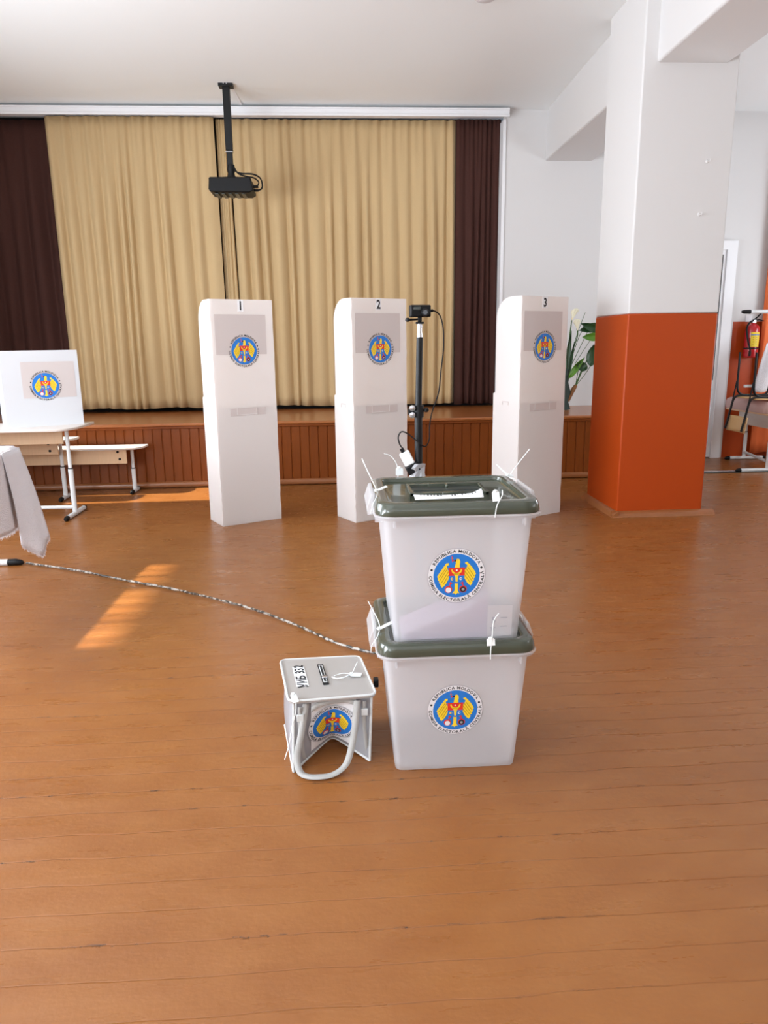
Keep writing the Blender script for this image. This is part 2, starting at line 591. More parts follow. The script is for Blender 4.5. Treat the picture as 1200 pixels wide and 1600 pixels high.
lf.build('door_leaf', M['white_trim'], dr)
MB().box(3.76, 4.455, BACKY - 0.022, BACKY - 0.012, 0.93, 2.35).build('door_glass', M['glass_dark'], dr)
MB().box(4.43, 4.457, BACKY - 0.034, BACKY - 0.02, 0.93, 2.35).build('glazing_bead', M['black'], dr)
struct(MB().box(4.61, 4.65, BACKY - 0.012, BACKY, 0, 2.53).box(3.5, 4.61, BACKY - 0.012, BACKY, 2.5, 2.53).build('trim_5', M['plaster']))


# ------------------------------------------------------------------ curtains
def curtain(name, label, m, x0, x1, yc, ztop, zbot, seed, lam=0.135, amp=0.08, group='stage curtains', lean0=0.0, lean1=0.0):
    rnd = random.Random(seed)
    n = max(3, int((x1 - x0) / lam))
    # fold centres with uneven spacing
    edges = [0.0]
    for k in range(n):
        edges.append(edges[-1] + rnd.uniform(0.55, 1.45))
    edges = [e / edges[-1] for e in edges]
    amps = [rnd.uniform(0.45, 1.15) for _ in range(n)]
    ntop = int(n * 1.7)
    ph = rnd.uniform(0, 6)
    per = 12
    nu, nv = n * per + 1, 26

    def fn(u, v):
        i = min(n - 1, max(0, next((k for k in range(n) if u <= edges[k + 1]), n - 1)))
        t = (u - edges[i]) / (edges[i + 1] - edges[i])
        a = amps[i] * math.sin(math.pi * t) ** 1.4
        z = ztop + (zbot - ztop) * v
        big = amp * (0.25 + 0.75 * min(1, v * 2.5)) * (a - 0.5)
        fine = 0.008 * math.sin(2 * math.pi * ntop * u + ph) * (1 - min(1, v * 3)) + 0.004 * math.sin(37 * u + 5 * v + ph)
        drift = 0.02 * math.sin(2.2 * v + 9 * u + ph) * v
        x = x0 + (x1 - x0) * u + drift * (0 if u in (0, 1) else 1) + v * (lean0 + (lean1 - lean0) * u)
        zz = z + (0.008 * math.sin(14 * u + ph) * (v == 1))
        return (x, yc - big - fine, zz)
    mb = MB().grid(nu, nv, fn)
    o = mb.build(name, m, smooth=180, solid=0.004)
    return tag(o, label, 'curtain', group)


curtain('stage_curtain', 'long beige curtain filling the left half of the stage opening', M['beige'], -3.035, -1.262, 8.70, 3.80, 0.705, 3, lean1=0.02)
curtain('stage_curtain', 'long beige curtain from the projector to the right side of the stage', M['beige'], -1.115, 1.385, 8.78, 3.80, 0.70, 9, lean0=0.03)
curtain('stage_curtain', 'narrow loose strip of beige curtain in the gap directly below the projector', M['beige'], -1.255, -1.13, 8.79, 3.80, 0.70, 2, lam=0.13, amp=0.022, lean0=0.02, lean1=0.03)
curtain('stage_curtain', 'dark brown curtain hanging at the left end of the stage', M['maroon'], -3.92, -2.99, 8.84, 3.80, 0.69, 5, lam=0.16, amp=0.08)
curtain('stage_curtain', 'narrow dark brown curtain against the white wall right of the stage', M['maroon'], 1.385, 1.885, 8.75, 3.80, 0.69, 6, lam=0.075, amp=0.05)
# orange drape in the far right corner
curtain('window_drape', 'bright orange drape hanging in the corner behind the stacked desk', M['drape'], 4.97, 5.35, 8.5, 3.5, 0.06, 12, lam=0.12, amp=0.05, group=None)


# ------------------------------------------------------------------ emblem (flat print, layered polygons)
_glyph = {}


def glyph(ch):
    if ch not in _glyph:
        cu = bpy.data.curves.new('glyph', 'FONT')
        cu.body = ch
        cu.size = 1.0
        cu.offset = 0.03
        cu.resolution_u = 3
        ob = bpy.data.objects.new('glyph', cu)
        col.objects.link(ob)
        bpy.context.view_layer.update()
        dg = bpy.context.evaluated_depsgraph_get()
        me = bpy.data.meshes.new_from_object(ob.evaluated_get(dg))
        vs = [(v.co.x, v.co.y) for v in me.vertices]
        fs = [tuple(p.vertices) for p in me.polygons]
        xs = [v[0] for v in vs] or [0, 0.3]
        _glyph[ch] = (vs, fs, min(xs), max(xs))
        bpy.data.meshes.remove(me)
        bpy.data.objects.remove(ob)
        bpy.data.curves.remove(cu)
    return _glyph[ch]


def text2d(txt, h, mono=None):
    """flat list of (verts, faces) for a line of text, cap height h, centred at 0; returns also width"""
    s = h / 0.73
    x = 0
    out = []
    for ch in txt:
        if ch == ' ':
            x += 0.3 * s
            continue
        vs, fs, a, b = glyph(ch)
        out.append(([((vx - a) * s + x, vy * s) for vx, vy in vs], fs))
        x += (b - a) * s + 0.07 * s
    w = x - 0.07 * s
    return [([(vx - w / 2, vy - h / 2) for vx, vy in vs], fs) for vs, fs in out], w


def emblem_shapes():
    """unit-disc emblem as (verts2d, faces, layer, material index)"""
    S = []
    W, G, B, Yl, Oc, Rd, K = range(7)

    def poly(pts, layer, mi, pix=True):
        if pix:
            pts = [((px - 614) / 488, (574 - py) / 472) for px, py in pts]
        S.append((pts, [tuple(range(len(pts)))], layer, mi))

    def disc(cx, cy, r, layer, mi, n=48, pix=False):
        if pix:
            cx, cy, r = (cx - 614) / 488, (574 - cy) / 472, r / 480
        poly([(cx + r * math.cos(2 * math.pi * k / n), cy + r * math.sin(2 * math.pi * k / n)) for k in range(n)], layer, mi, False)

    disc(0, 0, 1.0, 0, G, 64)
    disc(0, 0, 0.985, 1, W, 64)
    disc(0, 0, 0.80, 2, B, 64)
    lw = [(484, 352), (440, 352), (405, 400), (350, 480), (300, 555), (285, 582), (302, 610), (298, 640), (322, 660), (318, 690), (342, 705), (345, 740), (372, 775), (400, 752), (440, 706), (482, 625), (484, 500), (458, 455), (446, 420), (452, 396), (472, 392)]
    rw = [(750, 350), (785, 335), (830, 380), (880, 440), (925, 510), (942, 550), (924, 575), (932, 605), (906, 625), (912, 660), (884, 672), (886, 708), (855, 750), (825, 730), (790, 690), (745, 610), (746, 480), (775, 440), (792, 408), (784, 384), (762, 376)]
    poly(lw, 3, Yl)
    poly(rw, 3, Yl)
    for (a, b_) in (((470, 430), (330, 650)), ((474, 500), (360, 690)), ((476, 560), (390, 720)), ((430, 440), (320, 600)), ((758, 430), (898, 640)), ((754, 500), (880, 675)), ((752, 560), (850, 700)), ((800, 430), (915, 590))):
        dx, dy = b_[0] - a[0], b_[1] - a[1]
        l = math.hypot(dx, dy)
        nx, ny = -dy / l * 5, dx / l * 5
        poly([(a[0] + nx, a[1] + ny), (b_[0] + nx, b_[1] + ny), (b_[0] - nx, b_[1] - ny), (a[0] - nx, a[1] - ny)], 4, Oc)
    poly([(578, 440), (596, 360), (592, 312), (606, 288), (632, 278), (660, 292), (672, 330), (664, 390), (668, 440)], 3, Yl)   # neck and head
    poly([(606, 296), (584, 292), (566, 306), (574, 330), (598, 326)], 4, K)
    poly([(524, 232), (536, 232), (546, 340), (534, 340)], 3, Rd)
    poly([(516, 268), (560, 264), (560, 274), (516, 278)], 4, Oc)
    poly([(532, 300), (574, 306), (572, 318), (532, 314)], 4, Rd)
    # tail
    poly([(586, 690), (640, 690), (640, 830), (668, 886), (636, 872), (606, 902), (578, 876), (544, 886), (586, 830)], 3, Yl)
    # shield
    poly([(478, 432), (750, 432), (748, 572), (480, 572)], 5, Rd)
    poly([(480, 572), (748, 572), (742, 650), (700, 688), (614, 706), (530, 688), (486, 650)], 5, B)
    arc = [(614 + 92 * math.cos(R(a)), 462 - 92 * math.sin(R(a))) for a in range(180, 361, 15)]
    arc2 = [(614 + 68 * math.cos(R(a)), 455 - 68 * math.sin(R(a))) for a in range(360, 179, -15)]
    poly(arc + arc2, 6, Yl)
    poly([(560, 530), (670, 530), (640, 580), (632, 676), (598, 676), (590, 580)], 6, Yl)
    disc(614, 476, 16, 7, W, 8, True)
    for cx in (536, 684):
        disc(cx, 624, 24, 6, Yl if cx < 600 else W, 8, True)
        disc(cx + 6, 624, 14, 7, B, 8, True)
    for sx in (-1, 1):
        ax, bx = 614 + sx * 95, 614 + sx * 122
        poly([(ax - 10, 670), (ax + 10, 670), (bx + 8, 790), (bx - 8, 790)], 4, Rd)
        poly([(ax - 26, 690), (ax + 26, 690), (ax + 18, 710), (ax - 18, 710)], 5, Rd)
    disc(480, 808, 62, 4, Rd, 20, True)
    disc(480, 818, 46, 5, W, 20, True)
    disc(728, 806, 62, 4, Rd, 20, True)
    disc(728, 812, 50, 5, K, 20, True)
    disc(728, 812, 24, 6, G, 16, True)
    # ring of writing
    def ring(txt, a0, a1, rad, top):
        s = 0.108 / 0.73
        adv = []
        for ch in txt:
            if ch == ' ':
                adv.append(0.35)
            else:
                g = glyph(ch)
                adv.append(g[3] - g[2] + 0.12)
        tot = sum(adv)
        acc = 0
        for ch, ad in zip(txt, adv):
            if ch != ' ':
                vs, fs, x0, x1 = glyph(ch)
                t = (acc + ad / 2) / tot
                a = R(a0 + (a1 - a0) * t)
                scx = abs(R(a1 - a0)) * rad / tot
                pts = []
                for vx, vy in vs:
                    lx, ly = (vx - (x0 + x1) / 2) * scx, vy * s
                    if top:
                        r_ = rad + ly
                        aa = a - lx / rad
                    else:
                        r_ = rad - ly
                        aa = a + lx / rad
                    pts.append((r_ * math.cos(aa), r_ * math.sin(aa)))
                S.append((pts, fs, 2, K))
            acc += ad
    ring('REPUBLICA MOLDOVA', 153, 27, 0.846, True)
    ring('COMISIA ELECTORALĂ CENTRALĂ', 178, 370, 0.95, False)
    for a in (165, 18):
        disc(0.895 * math.cos(R(a)), 0.895 * math.sin(R(a)), 0.042, 2, K, 12)
    return S


EMB = emblem_shapes()
EMB_M = [M['emb_white'], M['emb_grey'], M['blue'], M['yellow'], M['ochre'], M['red'], M['ink']]


def emblem(name, parent, r, place, step=0.00035, subdiv=False, backing=True):
    """place(u, v, lift) -> 3D point in the parent's space"""
    mb = MB()
    for pts, fs, layer, mi in EMB:
        if layer < 2 and not backing:
            continue
        mb.add([(x * r, y * r, layer) for x, y in pts], fs, mi)
    me = bpy.data.meshes.new(name)
    me.from_pydata(mb.v, [], mb.f)
    for m in EMB_M:
        me.materials.append(m)
    me.polygons.foreach_set('material_index', mb.m)
    bm = bmesh.new()
    bm.from_mesh(me)
    bmesh.ops.triangulate(bm, faces=bm.faces)
    if subdiv:
        for _ in range(4):
            es = [e for e in bm.edges if (Vector(e.verts[0].co.xy) - Vector(e.verts[1].co.xy)).length > r * 0.12]
            if es:
                bmesh.ops.subdivide_edges(bm, edges=es, cuts=1)
                bmesh.ops.triangulate(bm, faces=bm.faces)
    for v in bm.verts:
        v.co = Vector(place(v.co.x, v.co.y, 0.0006 + v.co.z * step))
    bm.to_mesh(me)
    bm.free()
    o = bpy.data.objects.new(name, me)
    col.objects.link(o)
    o.parent = parent
    return o


# ------------------------------------------------------------------ zip seals
def seal(label, tail, neck, flag_c, flag_d, flag_n, flag_l=0.05, flag_w=0.018, extra=None, group='plastic seals on the boxes'):
    """numbered pull-tight seal: thin tail -> lock -> flag plate"""
    flag_c, d, n = Vector(flag_c), Vector(flag_d).normalized(), Vector(flag_n).normalized()
    root = thing('plastic_seal', label, 'seal', tuple(flag_c), 0, group)
    w = d.cross(n).normalized()
    fl = MB()
    pts = [(-0.5, -0.35), (-0.35, -0.5), (0.5, -0.5), (0.5, 0.5), (-0.35, 0.5), (-0.5, 0.35)]
    fl.prism([d * (a * flag_l) + w * (b * flag_w) + n * 0.001 for a, b in pts], n * 0.0022)
    fl.build('flag', M['seal'], root, smooth=None)
    tb = MB()
    tb.tube([Vector(p) - flag_c for p in smooth_path(tail, 6)], 0.0016, 6)
    tb.build('tail', M['seal'], root)
    ck = MB().lathe([(0.006, 0.0), (0.007, 0.003), (0.005, 0.006)], tuple(d * (-flag_l * 0.42) + n * 0.002), 10)
    ck.build('lock', M['seal'], root)
    if extra:
        MB().tube([Vector(p) - flag_c for p in smooth_path(extra, 6)], 0.0022, 6).build('loop', M['seal'], root)
    return root


# ------------------------------------------------------------------ ballot boxes
BXC, BYC = 0.362, 2.385
PITCH_Z = 0.4575


def make_box():
    root = thing('ballot_box', '', 'ballot box', (BXC, BYC, 0))
    tub = MB()
    n = 6
    rings = []
    wall = 0.004
    for (z, hx, hy, r) in ((0.004, 0.185, 0.176, 0.03), (0.0, 0.194, 0.184, 0.022), (0.004, 0.201, 0.191, 0.024), (0.02, 0.2035, 0.193, 0.024), (0.40, 0.232, 0.219, 0.03), (0.418, 0.2335, 0.2205, 0.03), (0.419, 0.258, 0.243, 0.06), (0.428, 0.262, 0.247, 0.062), (0.431, 0.259, 0.244, 0.06), (0.431, 0.2285, 0.2155, 0.028), (0.40, 0.227, 0.214, 0.028), (0.024, 0.199, 0.188, 0.022), (0.008, 0.19, 0.18, 0.03)):
        rings.append(rrect(0, 0, hx, hy, r, z, n))
    tub.loft(rings)
    # ribs under the rim
    for sx in (-1, 1):
        tub.box(sx * 0.2 - 0.003, sx * 0.2 + 0.003, -0.243, -0.2135, 0.396, 0.42)
        for yy in (-0.15, 0.15):
            tub.box(min(sx * 0.224, sx * 0.256), max(sx * 0.224, sx * 0.256), yy - 0.003, yy + 0.003, 0.396, 0.42)
    tub.build('tub', M['tub'], root, smooth=35)
    lid = MB()
    rings = [rrect(0, 0, hx, hy, r, z, 8) for (z, hx, hy, r) in (
        (0.433, 0.2525, 0.2375, 0.056), (0.4325, 0.2565, 0.2415, 0.058), (0.437, 0.2575, 0.2425, 0.058), (0.458, 0.2535, 0.2385, 0.056), (0.467, 0.2495, 0.2345, 0.054), (0.470, 0.243, 0.228, 0.05),
        (0.4705, 0.219, 0.204, 0.034), (0.469, 0.214, 0.199, 0.03), (0.459, 0.211, 0.196, 0.028), (0.4565, 0.206, 0.191, 0.026))]
    lid.loft(rings)
    lido = lid.build('lid', M['lid'], root, smooth=30)
    # slot insert on the lid floor
    t = MB()
    zf = 0.4565
    x0, x1, y0, y1 = -0.135, 0.125, -0.055, 0.105
    t.box(x0, x1, y0, y0 + 0.012, zf - 0.001, zf + 0.01)
    t.box(x0, x1, y1 - 0.012, y1, zf - 0.001, zf + 0.012)
    t.box(x0, x0 + 0.012, y0, y1, zf - 0.001, zf + 0.011)
    t.box(x1 - 0.012, x1, y0, y1, zf - 0.001, zf + 0.011)
    t.box(-0.03, 0.03, y0 - 0.014, y0 + 0.004, zf - 0.001, zf + 0.013)
    t.box(-0.06, 0.0, y1 - 0.02, y1 - 0.004, zf, zf + 0.014)
    t.box(-0.002, 0.006, y1 - 0.05, y1 - 0.004, zf, zf + 0.014)
    t.build('slot_frame', M['lid'], lido, bevel=0.002)
    t = MB()
    t.box(x0 + 0.012, x1 - 0.012, y0 + 0.012, y1 - 0.012, zf - 0.001, zf + 0.002)
    t.box(x0 + 0.014, x1 - 0.014, y0 + 0.012, y0 + 0.036, zf, zf + 0.0035, 1)  # black strip stands in for the shade inside the slot
    t.box(x0 + 0.02, x1 - 0.02, y0 + 0.036, y0 + 0.046, zf, zf + 0.006)
    t.box(x0 + 0.02, x1 - 0.02, y0 + 0.075, y0 + 0.082, zf, zf + 0.005)
    t.build('slot_shutter', [M['slot_dark'], M['ink']], lido, bevel=0.001)
    # side latches of the tub's translucent plastic
    for sx in (-1, 1):
        l = MB()
        a, b = (0.248, 0.276)
        pts = [(sx * a, -0.09, 0.41), (sx * b, -0.09, 0.405), (sx * (b + 0.004), -0.09, 0.43), (sx * (a + 0.016), -0.09, 0.474), (sx * (a + 0.006), -0.09, 0.476), (sx * (a + 0.0115), -0.09, 0.43)]
        l.prism(pts, (0, 0.2, 0))
        l.build('latch', M['tub'], root, bevel=0.003)

    def place(u, v, lift, zc=0.226):
        z = zc + v
        hy = 0.193 + (0.219 - 0.193) * (z - 0.02) / 0.38
        return (u - 0.005, -hy - lift, z)
    emblem('emblem_sticker', root, 0.0915, place)
    return root


box_low = make_box()
box_up = copy_tree(box_low)
box_low['label'] = 'translucent ballot box standing on the floor, bottom of the stack of two'
box_up['label'] = 'translucent ballot box stacked on top, with paper strip on its lid'
for b_ in (box_low, box_up):
    b_['group'] = 'stacked ballot boxes'
box_up.location = (BXC, BYC + 0.0, PITCH_Z)
for ch in box_up.children:
    if ch.name.startswith('emblem'):
        ch.location.z = 0.004
# paper strip on the upper lid, curled
ps = MB()


def strip(u, v):
    x = -0.135 + 0.215 * u
    y = -0.205 + 0.055 * v + 0.012 * u
    z = 0.4725 + 0.004 + 0.010 * math.sin(math.pi * v) * (0.4 + 0.6 * abs(2 * u - 1)) + 0.016 * v * (u > 0.85) * (u - 0.85) / 0.15
    return (x, y, z)


ps.grid(26, 8, strip)
rm = random.Random(4)
for k in range(17):
    if k in (7, 8):
        continue
    u = 0.09 + k * 0.05
    for j in range(rm.choice((1, 2))):
        u0, v0 = u + rm.uniform(-0.008, 0.008), rm.uniform(0.3, 0.45)
        u1, v1 = u0 + rm.uniform(0.004, 0.024), v0 + rm.uniform(0.08, 0.35)
        p = [Vector(strip(a, b)) + Vector((0, -0.0004, 0.0012)) for a, b in ((u0, v0), (u1, v0), (u1, v1), (u0, v1))]
        ps.add(p, [(0, 1, 2, 3)], 1)
ps.build('paper_strip', [M['paper'], M['ink']], [c for c in box_up.children if c.name.startswith('lid')][0], smooth=60, solid=0.0006)
# papers lying in the upper box, and the small moulded label on its front
pp = MB()


def pile(u, v):
    x = -0.17 + 0.27 * u
    z = 0.0 + v * (0.03 + 0.115 * min(1, u * 1.15))
    return (x, -0.186 - 0.022 * v * 0.6 + 0.012 * (1 - u), 0.012 + z)


fr_ = [(-0.172, 0.03), (-0.06, 0.075), (0.03, 0.11), (0.1, 0.165), (0.1, 0.012), (-0.175, 0.012)]
pp.prism([(x, -0.183 - z * 0.055, z) for x, z in fr_], (0, 0.13, 0.01))
tag(pp.build('ballot_papers', M['paper_lilac'], loc=(BXC, BYC, PITCH_Z)), 'lilac heap of ballot papers seen through the upper ballot box', 'ballot papers', kind='stuff')
lb = MB()
hyz = lambda z: 0.193 + 0.026 * (z - 0.02) / 0.38
lb.prism([(x, -hyz(z) - 0.0004, z) for x, z in ((0.098, 0.012), (0.178, 0.02), (0.178, 0.125), (0.098, 0.125))], (0, -0.0006, 0))
mlab = lb.build('moulded_label', M['label_film'], box_up)
mk = MB()
for vs, fs in text2d('5', 0.02)[0]:
    mk.add([(0.118 + x, -hyz(0.075 + y) - 0.0016, 0.075 + y) for x, y in vs], fs)
star = []
for k in range(10):
    rr = 0.011 if k % 2 == 0 else 0.0045
    a = math.pi / 2 + k * math.pi / 5
    star.append((0.116 + rr * math.cos(a), -hyz(0.045) - 0.0018, 0.045 + rr * math.sin(a)))
mk.add(star, [tuple(range(10))])
for zz in (0.08, 0.05):
    mk.box(0.14, 0.162, -hyz(zz) - 0.0018, -hyz(zz) - 0.001, zz, zz + 0.002)
mk.build('label_print', M['emb_grey'], mlab, smooth=None)

U = PITCH_Z


def bp(x, y, z):
    return (BXC + x, BYC + y, z)


# seals of the upper box
seal('white plastic seal dangling over the front edge of the upper olive lid', [bp(0.13, -0.225, U + 0.505), bp(0.128, -0.235, U + 0.49), bp(0.115, -0.243, U + 0.47), bp(0.108, -0.25, U + 0.455), bp(0.104, -0.25, U + 0.425)], None, bp(0.108, -0.236, U + 0.488), (0.05, -0.35, -1), (0, -1, 0.35), 0.032, 0.022)
seal('white plastic seal with a long tail at the left side of the upper lid', [bp(-0.285, 0.10, U + 0.56), bp(-0.27, 0.03, U + 0.53), bp(-0.25, -0.05, U + 0.492), bp(-0.245, -0.1, U + 0.475), bp(-0.262, -0.14, U + 0.45), bp(-0.268, -0.13, U + 0.42)], None, bp(-0.232, -0.085, U + 0.488), (1, 0.75, 0.25), (-0.2, -0.4, 1), 0.05, 0.011)
seal('white plastic seal standing up behind the rear edge of the upper lid', [bp(-0.2, 0.24, U + 0.555), bp(-0.175, 0.242, U + 0.545), bp(-0.155, 0.244, U + 0.515), bp(-0.15, 0.246, U + 0.48), bp(-0.15, 0.25, U + 0.44)], None, bp(-0.145, 0.246, U + 0.488), (0, 0.1, -1), (0, -1, 0.2), 0.03, 0.026)
seal('white plastic seal with a long tail at the right rear of the upper lid', [bp(0.315, 0.17, U + 0.57), bp(0.28, 0.15, U + 0.535), bp(0.235, 0.125, U + 0.483), bp(0.25, 0.115, U + 0.472), bp(0.263, 0.11, U + 0.44)], None, bp(0.238, 0.13, U + 0.482), (1, 0.3, -0.1), (-0.1, -0.5, 1), 0.026, 0.012, extra=[bp(0.2, 0.18, U + 0.515), bp(0.225, 0.15, U + 0.49), bp(0.238, 0.13, U + 0.484)])
# seals of the lower box
seal('white plastic seal over the front edge of the lower grey lid', [bp(0.125, -0.24, 0.57), bp(0.108, -0.245, 0.545), bp(0.104, -0.248, 0.50), bp(0.1, -0.2495, 0.455), bp(0.099, -0.2505, 0.42)], None, bp(0.1, -0.246, 0.477), (0.05, -0.2, -1), (0, -1, 0.3), 0.024, 0.026)
seal('white plastic seal with a thin tail at the left side of the lower lid', [bp(-0.272, 0.13, 0.49), bp(-0.26, 0.06, 0.485), bp(-0.243, -0.06, 0.478), bp(-0.25, -0.13, 0.468), bp(-0.272, -0.15, 0.44), bp(-0.276, -0.14, 0.41)], None, bp(-0.225, -0.095, 0.482), (1, 0.5, 0.28), (-0.2, -0.4, 1), 0.06, 0.012)
seal('white plastic seal tail along the right edge of the lower lid', [bp(0.21, 0.0, 0.53), bp(0.232, -0.01, 0.505), bp(0.25, -0.03, 0.478), bp(0.262, -0.05, 0.45)], None, bp(0.262, -0.06, 0.452), (0.1, -0.6, -1), (1, 0, 0.2), 0.02, 0.012)


# ------------------------------------------------------------------ soft portable ballot bag
def bag_build():
    # corners on the floor: front-left, front-right; centre fold pushed in
    FL, FR, BL, BR = Vector((-0.182, 2.215, 0)), Vector((0.076, 2.262, 0)), Vector((-0.232, 2.53, 0)), Vector((0.04, 2.56, 0))
    TL, TR, TBL, TBR = Vector((-0.176, 2.275, 0.232)), Vector((0.088, 2.302, 0.232)), Vector((-0.228, 2.575, 0.232)), Vector((0.045, 2.58, 0.232))
    root = thing('portable_ballot_bag', 'grey vinyl ballot bag with a flat lid and emblem beside the boxes', 'ballot bag', (-0.06, 2.4, 0))
    O = Vector((-0.06, 2.4, 0))

    def front(s, t):
        """s 0..1 left to right, t 0..1 floor to lid"""
        p = (FL.lerp(FR, s)).lerp(TL.lerp(TR, s), t)
        k = 1.04 - math.sqrt((2 * s - 1) ** 2 * 1.0 + 0.012)
        k = max(0.0, k - 0.034) / 0.896
        p.y += 0.125 * k * (1 - t) ** 1.5 + 0.012 * k
        p.z += 0.028 * k * (1 - t)
        return p - O

    b = MB()
    b.grid(25, 15, lambda u, v: front(u, v))
    b.grid(5, 9, lambda u, v: (FL.lerp(BL, u)).lerp(TL.lerp(TBL, u), v) - O + Vector((-0.014 * math.sin(math.pi * v) * math.sin(math.pi * u) , 0, 0)))
    b.grid(5, 9, lambda u, v: (FR.lerp(BR, u)).lerp(TR.lerp(TBR, u), v) - O)
    b.grid(9, 9, lambda u, v: (BL.lerp(BR, u)).lerp(TBL.lerp(TBR, u), v) - O)
    body = b.build('body', M['vinyl'], root, smooth=60, solid=0.0012)
    # piping along the seams
    pip = MB()
    pip.tube([front(k / 24, 0) + Vector((0, 0, 0.004)) for k in range(25)], 0.0045, 8)
    pip.tube([front(0, k / 10) + Vector((0, 0, 0.003)) for k in range(11)], 0.0045, 8)
    pip.tube([front(1, k / 10) + Vector((0, 0, 0.003)) for k in range(11)], 0.0045, 8)
    pip.tube([FL - O + Vector((0, 0, 0.004)), BL - O + Vector((0, 0, 0.004))], 0.0045, 8)
    pip.build('piping', M['piping'], root)
    # emblem print on the front panel
    white = MB().grid(17, 13, lambda u, v: front(0.22 + 0.58 * u, 0.10 + 0.84 * v) + Vector((0, -0.004, 0)))
    white.build('front_pocket_sheet', M['paper'], root, smooth=180)

    def place(u, v, lift):
        p = front(0.50 + u / 0.262, 0.475 + v / 0.232)
        return p + Vector((0, -1, 0.2)) * (lift + 0.0065)
    emblem('emblem_print', root, 0.083, place, step=0.0009, subdiv=True)
    # lid: padded slab with welted edge
    L0, L1, L2, L3 = Vector((-0.192, 2.252, 0)), Vector((0.105, 2.278, 0)), Vector((0.058, 2.60, 0)), Vector((-0.246, 2.592, 0))

    def quad_ring(off, z, r=0.03, n=5):
        c = [L0, L1, L2, L3]
        cen = sum(c, Vector()) / 4
        c = [p + (cen - p).normalized() * off for p in c]
        out = []
        for i in range(4):
            p, a, d = c[i], c[i - 1], c[(i + 1) % 4]
            pa, pd = p + (a - p).normalized() * r, p + (d - p).normalized() * r
            for k in range(n + 1):
                t = k / n
                q_ = (1 - t) ** 2 * pa + 2 * t * (1 - t) * p + t * t * pd
                out.append(q_ - O + Vector((0, 0, z)))
        return out
    ld = MB()
    ld.loft([quad_ring(0.012, 0.228), quad_ring(0.001, 0.231), quad_ring(0.0, 0.239), quad_ring(0.006, 0.243), quad_ring(0.013, 0.241), quad_ring(0.03, 0.2415)])
    lido = ld.build('lid', M['vinyl_lid'], root, smooth=50)
    wl_ = MB()
    e = quad_ring(0.002, 0.2405)
    wl_.tube(e + [e[0]], 0.0045, 8, caps=False)
    wl_.build('lid_welt', M['piping'], lido)

    def lp(u, v, h=0.0425):
        p = (L0.lerp(L1, u)).lerp(L3.lerp(L2, u), v) - O
        return Vector((p.x, p.y, 0.2 + h))
    # label with writing, read from the right
    lab = MB().prism([lp(0.13, 0.30), lp(0.27, 0.30), lp(0.27, 0.78), lp(0.13, 0.78)], (0, 0, 0.0006))
    lab_o = lab.build('paper_label', M['paper'], lido, smooth=None)
    tx = MB()
    tl, w = text2d('УИБ 332', 0.034)
    for vs, fs in tl:
        tx.add([lp(0.2 - y / 0.30, 0.54 + x / 0.33, 0.0436) for x, y in vs], fs)
    tx.build('label_writing', M['ink'], lab_o, smooth=None)
    # slot with zip
    sl = MB()
    sl.prism([lp(0.435, 0.30), lp(0.505, 0.30), lp(0.505, 0.80), lp(0.435, 0.80)], (0, 0, 0.003))
    slo = sl.build('slot_frame', M['black'], lido, bevel=0.001)
    MB().prism([lp(0.448, 0.34, 0.0456), lp(0.492, 0.34, 0.0456), lp(0.492, 0.77, 0.0456), lp(0.448, 0.77, 0.0456)], (0, 0, 0.0008)).build('slot_seam', M['piping'], slo, smooth=None)
    MB().prism([lp(0.458, 0.36, 0.0465), lp(0.482, 0.36, 0.0465), lp(0.482, 0.75, 0.0465), lp(0.458, 0.75, 0.0465)], (0, 0, 0.0008)).build('slot_opening', M['ink'], slo, smooth=None)
    MB().box(*(lp(0.47, 0.45).x - 0.008, lp(0.47, 0.45).x + 0.012, lp(0.47, 0.45).y - 0.007, lp(0.47, 0.45).y + 0.007, 0.2455, 0.252)).build('zip_slider', M['steel'], slo, bevel=0.002)
    # black webs under the front corners of the lid
    for s, p in ((1, L0), (-1, L1)):
        w_ = MB()
        a = p - O + Vector((0.012 * s, 0.012, 0.236))
        w_.add([a, a + Vector((0.05 * s, 0.004, -0.002)), a + Vector((0.012 * s, 0.03, -0.035)), a + Vector((0.0, 0.07, -0.004))], [(0, 1, 2), (0, 2, 3), (1, 2, 3), (0, 1, 3)])
        w_.build('corner_web', M['black'], root, smooth=None)
    # strap: down both sides of the front and a hanging loop
    def ribbon(pts, side, w):
        P = smooth_path(pts, 8)
        m_ = MB()
        n_ = len(P)
        vs = []
        for i, p in enumerate(P):
            sd_ = Vector(side(i / (n_ - 1))).normalized()
            vs += [p - sd_ * w / 2, p + sd_ * w / 2]
        m_.add(vs, [(2 * i, 2 * i + 1, 2 * i + 3, 2 * i + 2) for i in range(n_ - 1)])
        return m_
    loop = [(-0.134, 2.272, 0.222), (-0.143, 2.258, 0.18), (-0.155, 2.235, 0.12), (-0.168, 2.212, 0.06), (-0.160, 2.188, 0.022), (-0.135, 2.172, 0.012), (-0.09, 2.168, 0.010), (-0.045, 2.178, 0.012), (-0.005, 2.205, 0.03), (0.016, 2.235, 0.08), (0.03, 2.262, 0.15), (0.038, 2.278, 0.222)]
    lp_pts = [Vector(p) - O for p in loop]

    def sdir(t):
        k = min(1.0, max(0.0, (t - 0.28) / 0.5))
        a = math.pi * k * k * (3 - 2 * k)
        return (math.cos(a), math.sin(a) + 0.1, 0.25 * math.sin(a))
    ribbon(lp_pts, sdir, 0.023).build('handle_strap', M['strap'], root, smooth=30, solid=0.0018)
    top = [Vector(p) - O for p in ((-0.118, 2.268, 0.20), (-0.09, 2.272, 0.217), (-0.045, 2.279, 0.224), (0.0, 2.284, 0.222), (0.03, 2.282, 0.215))]
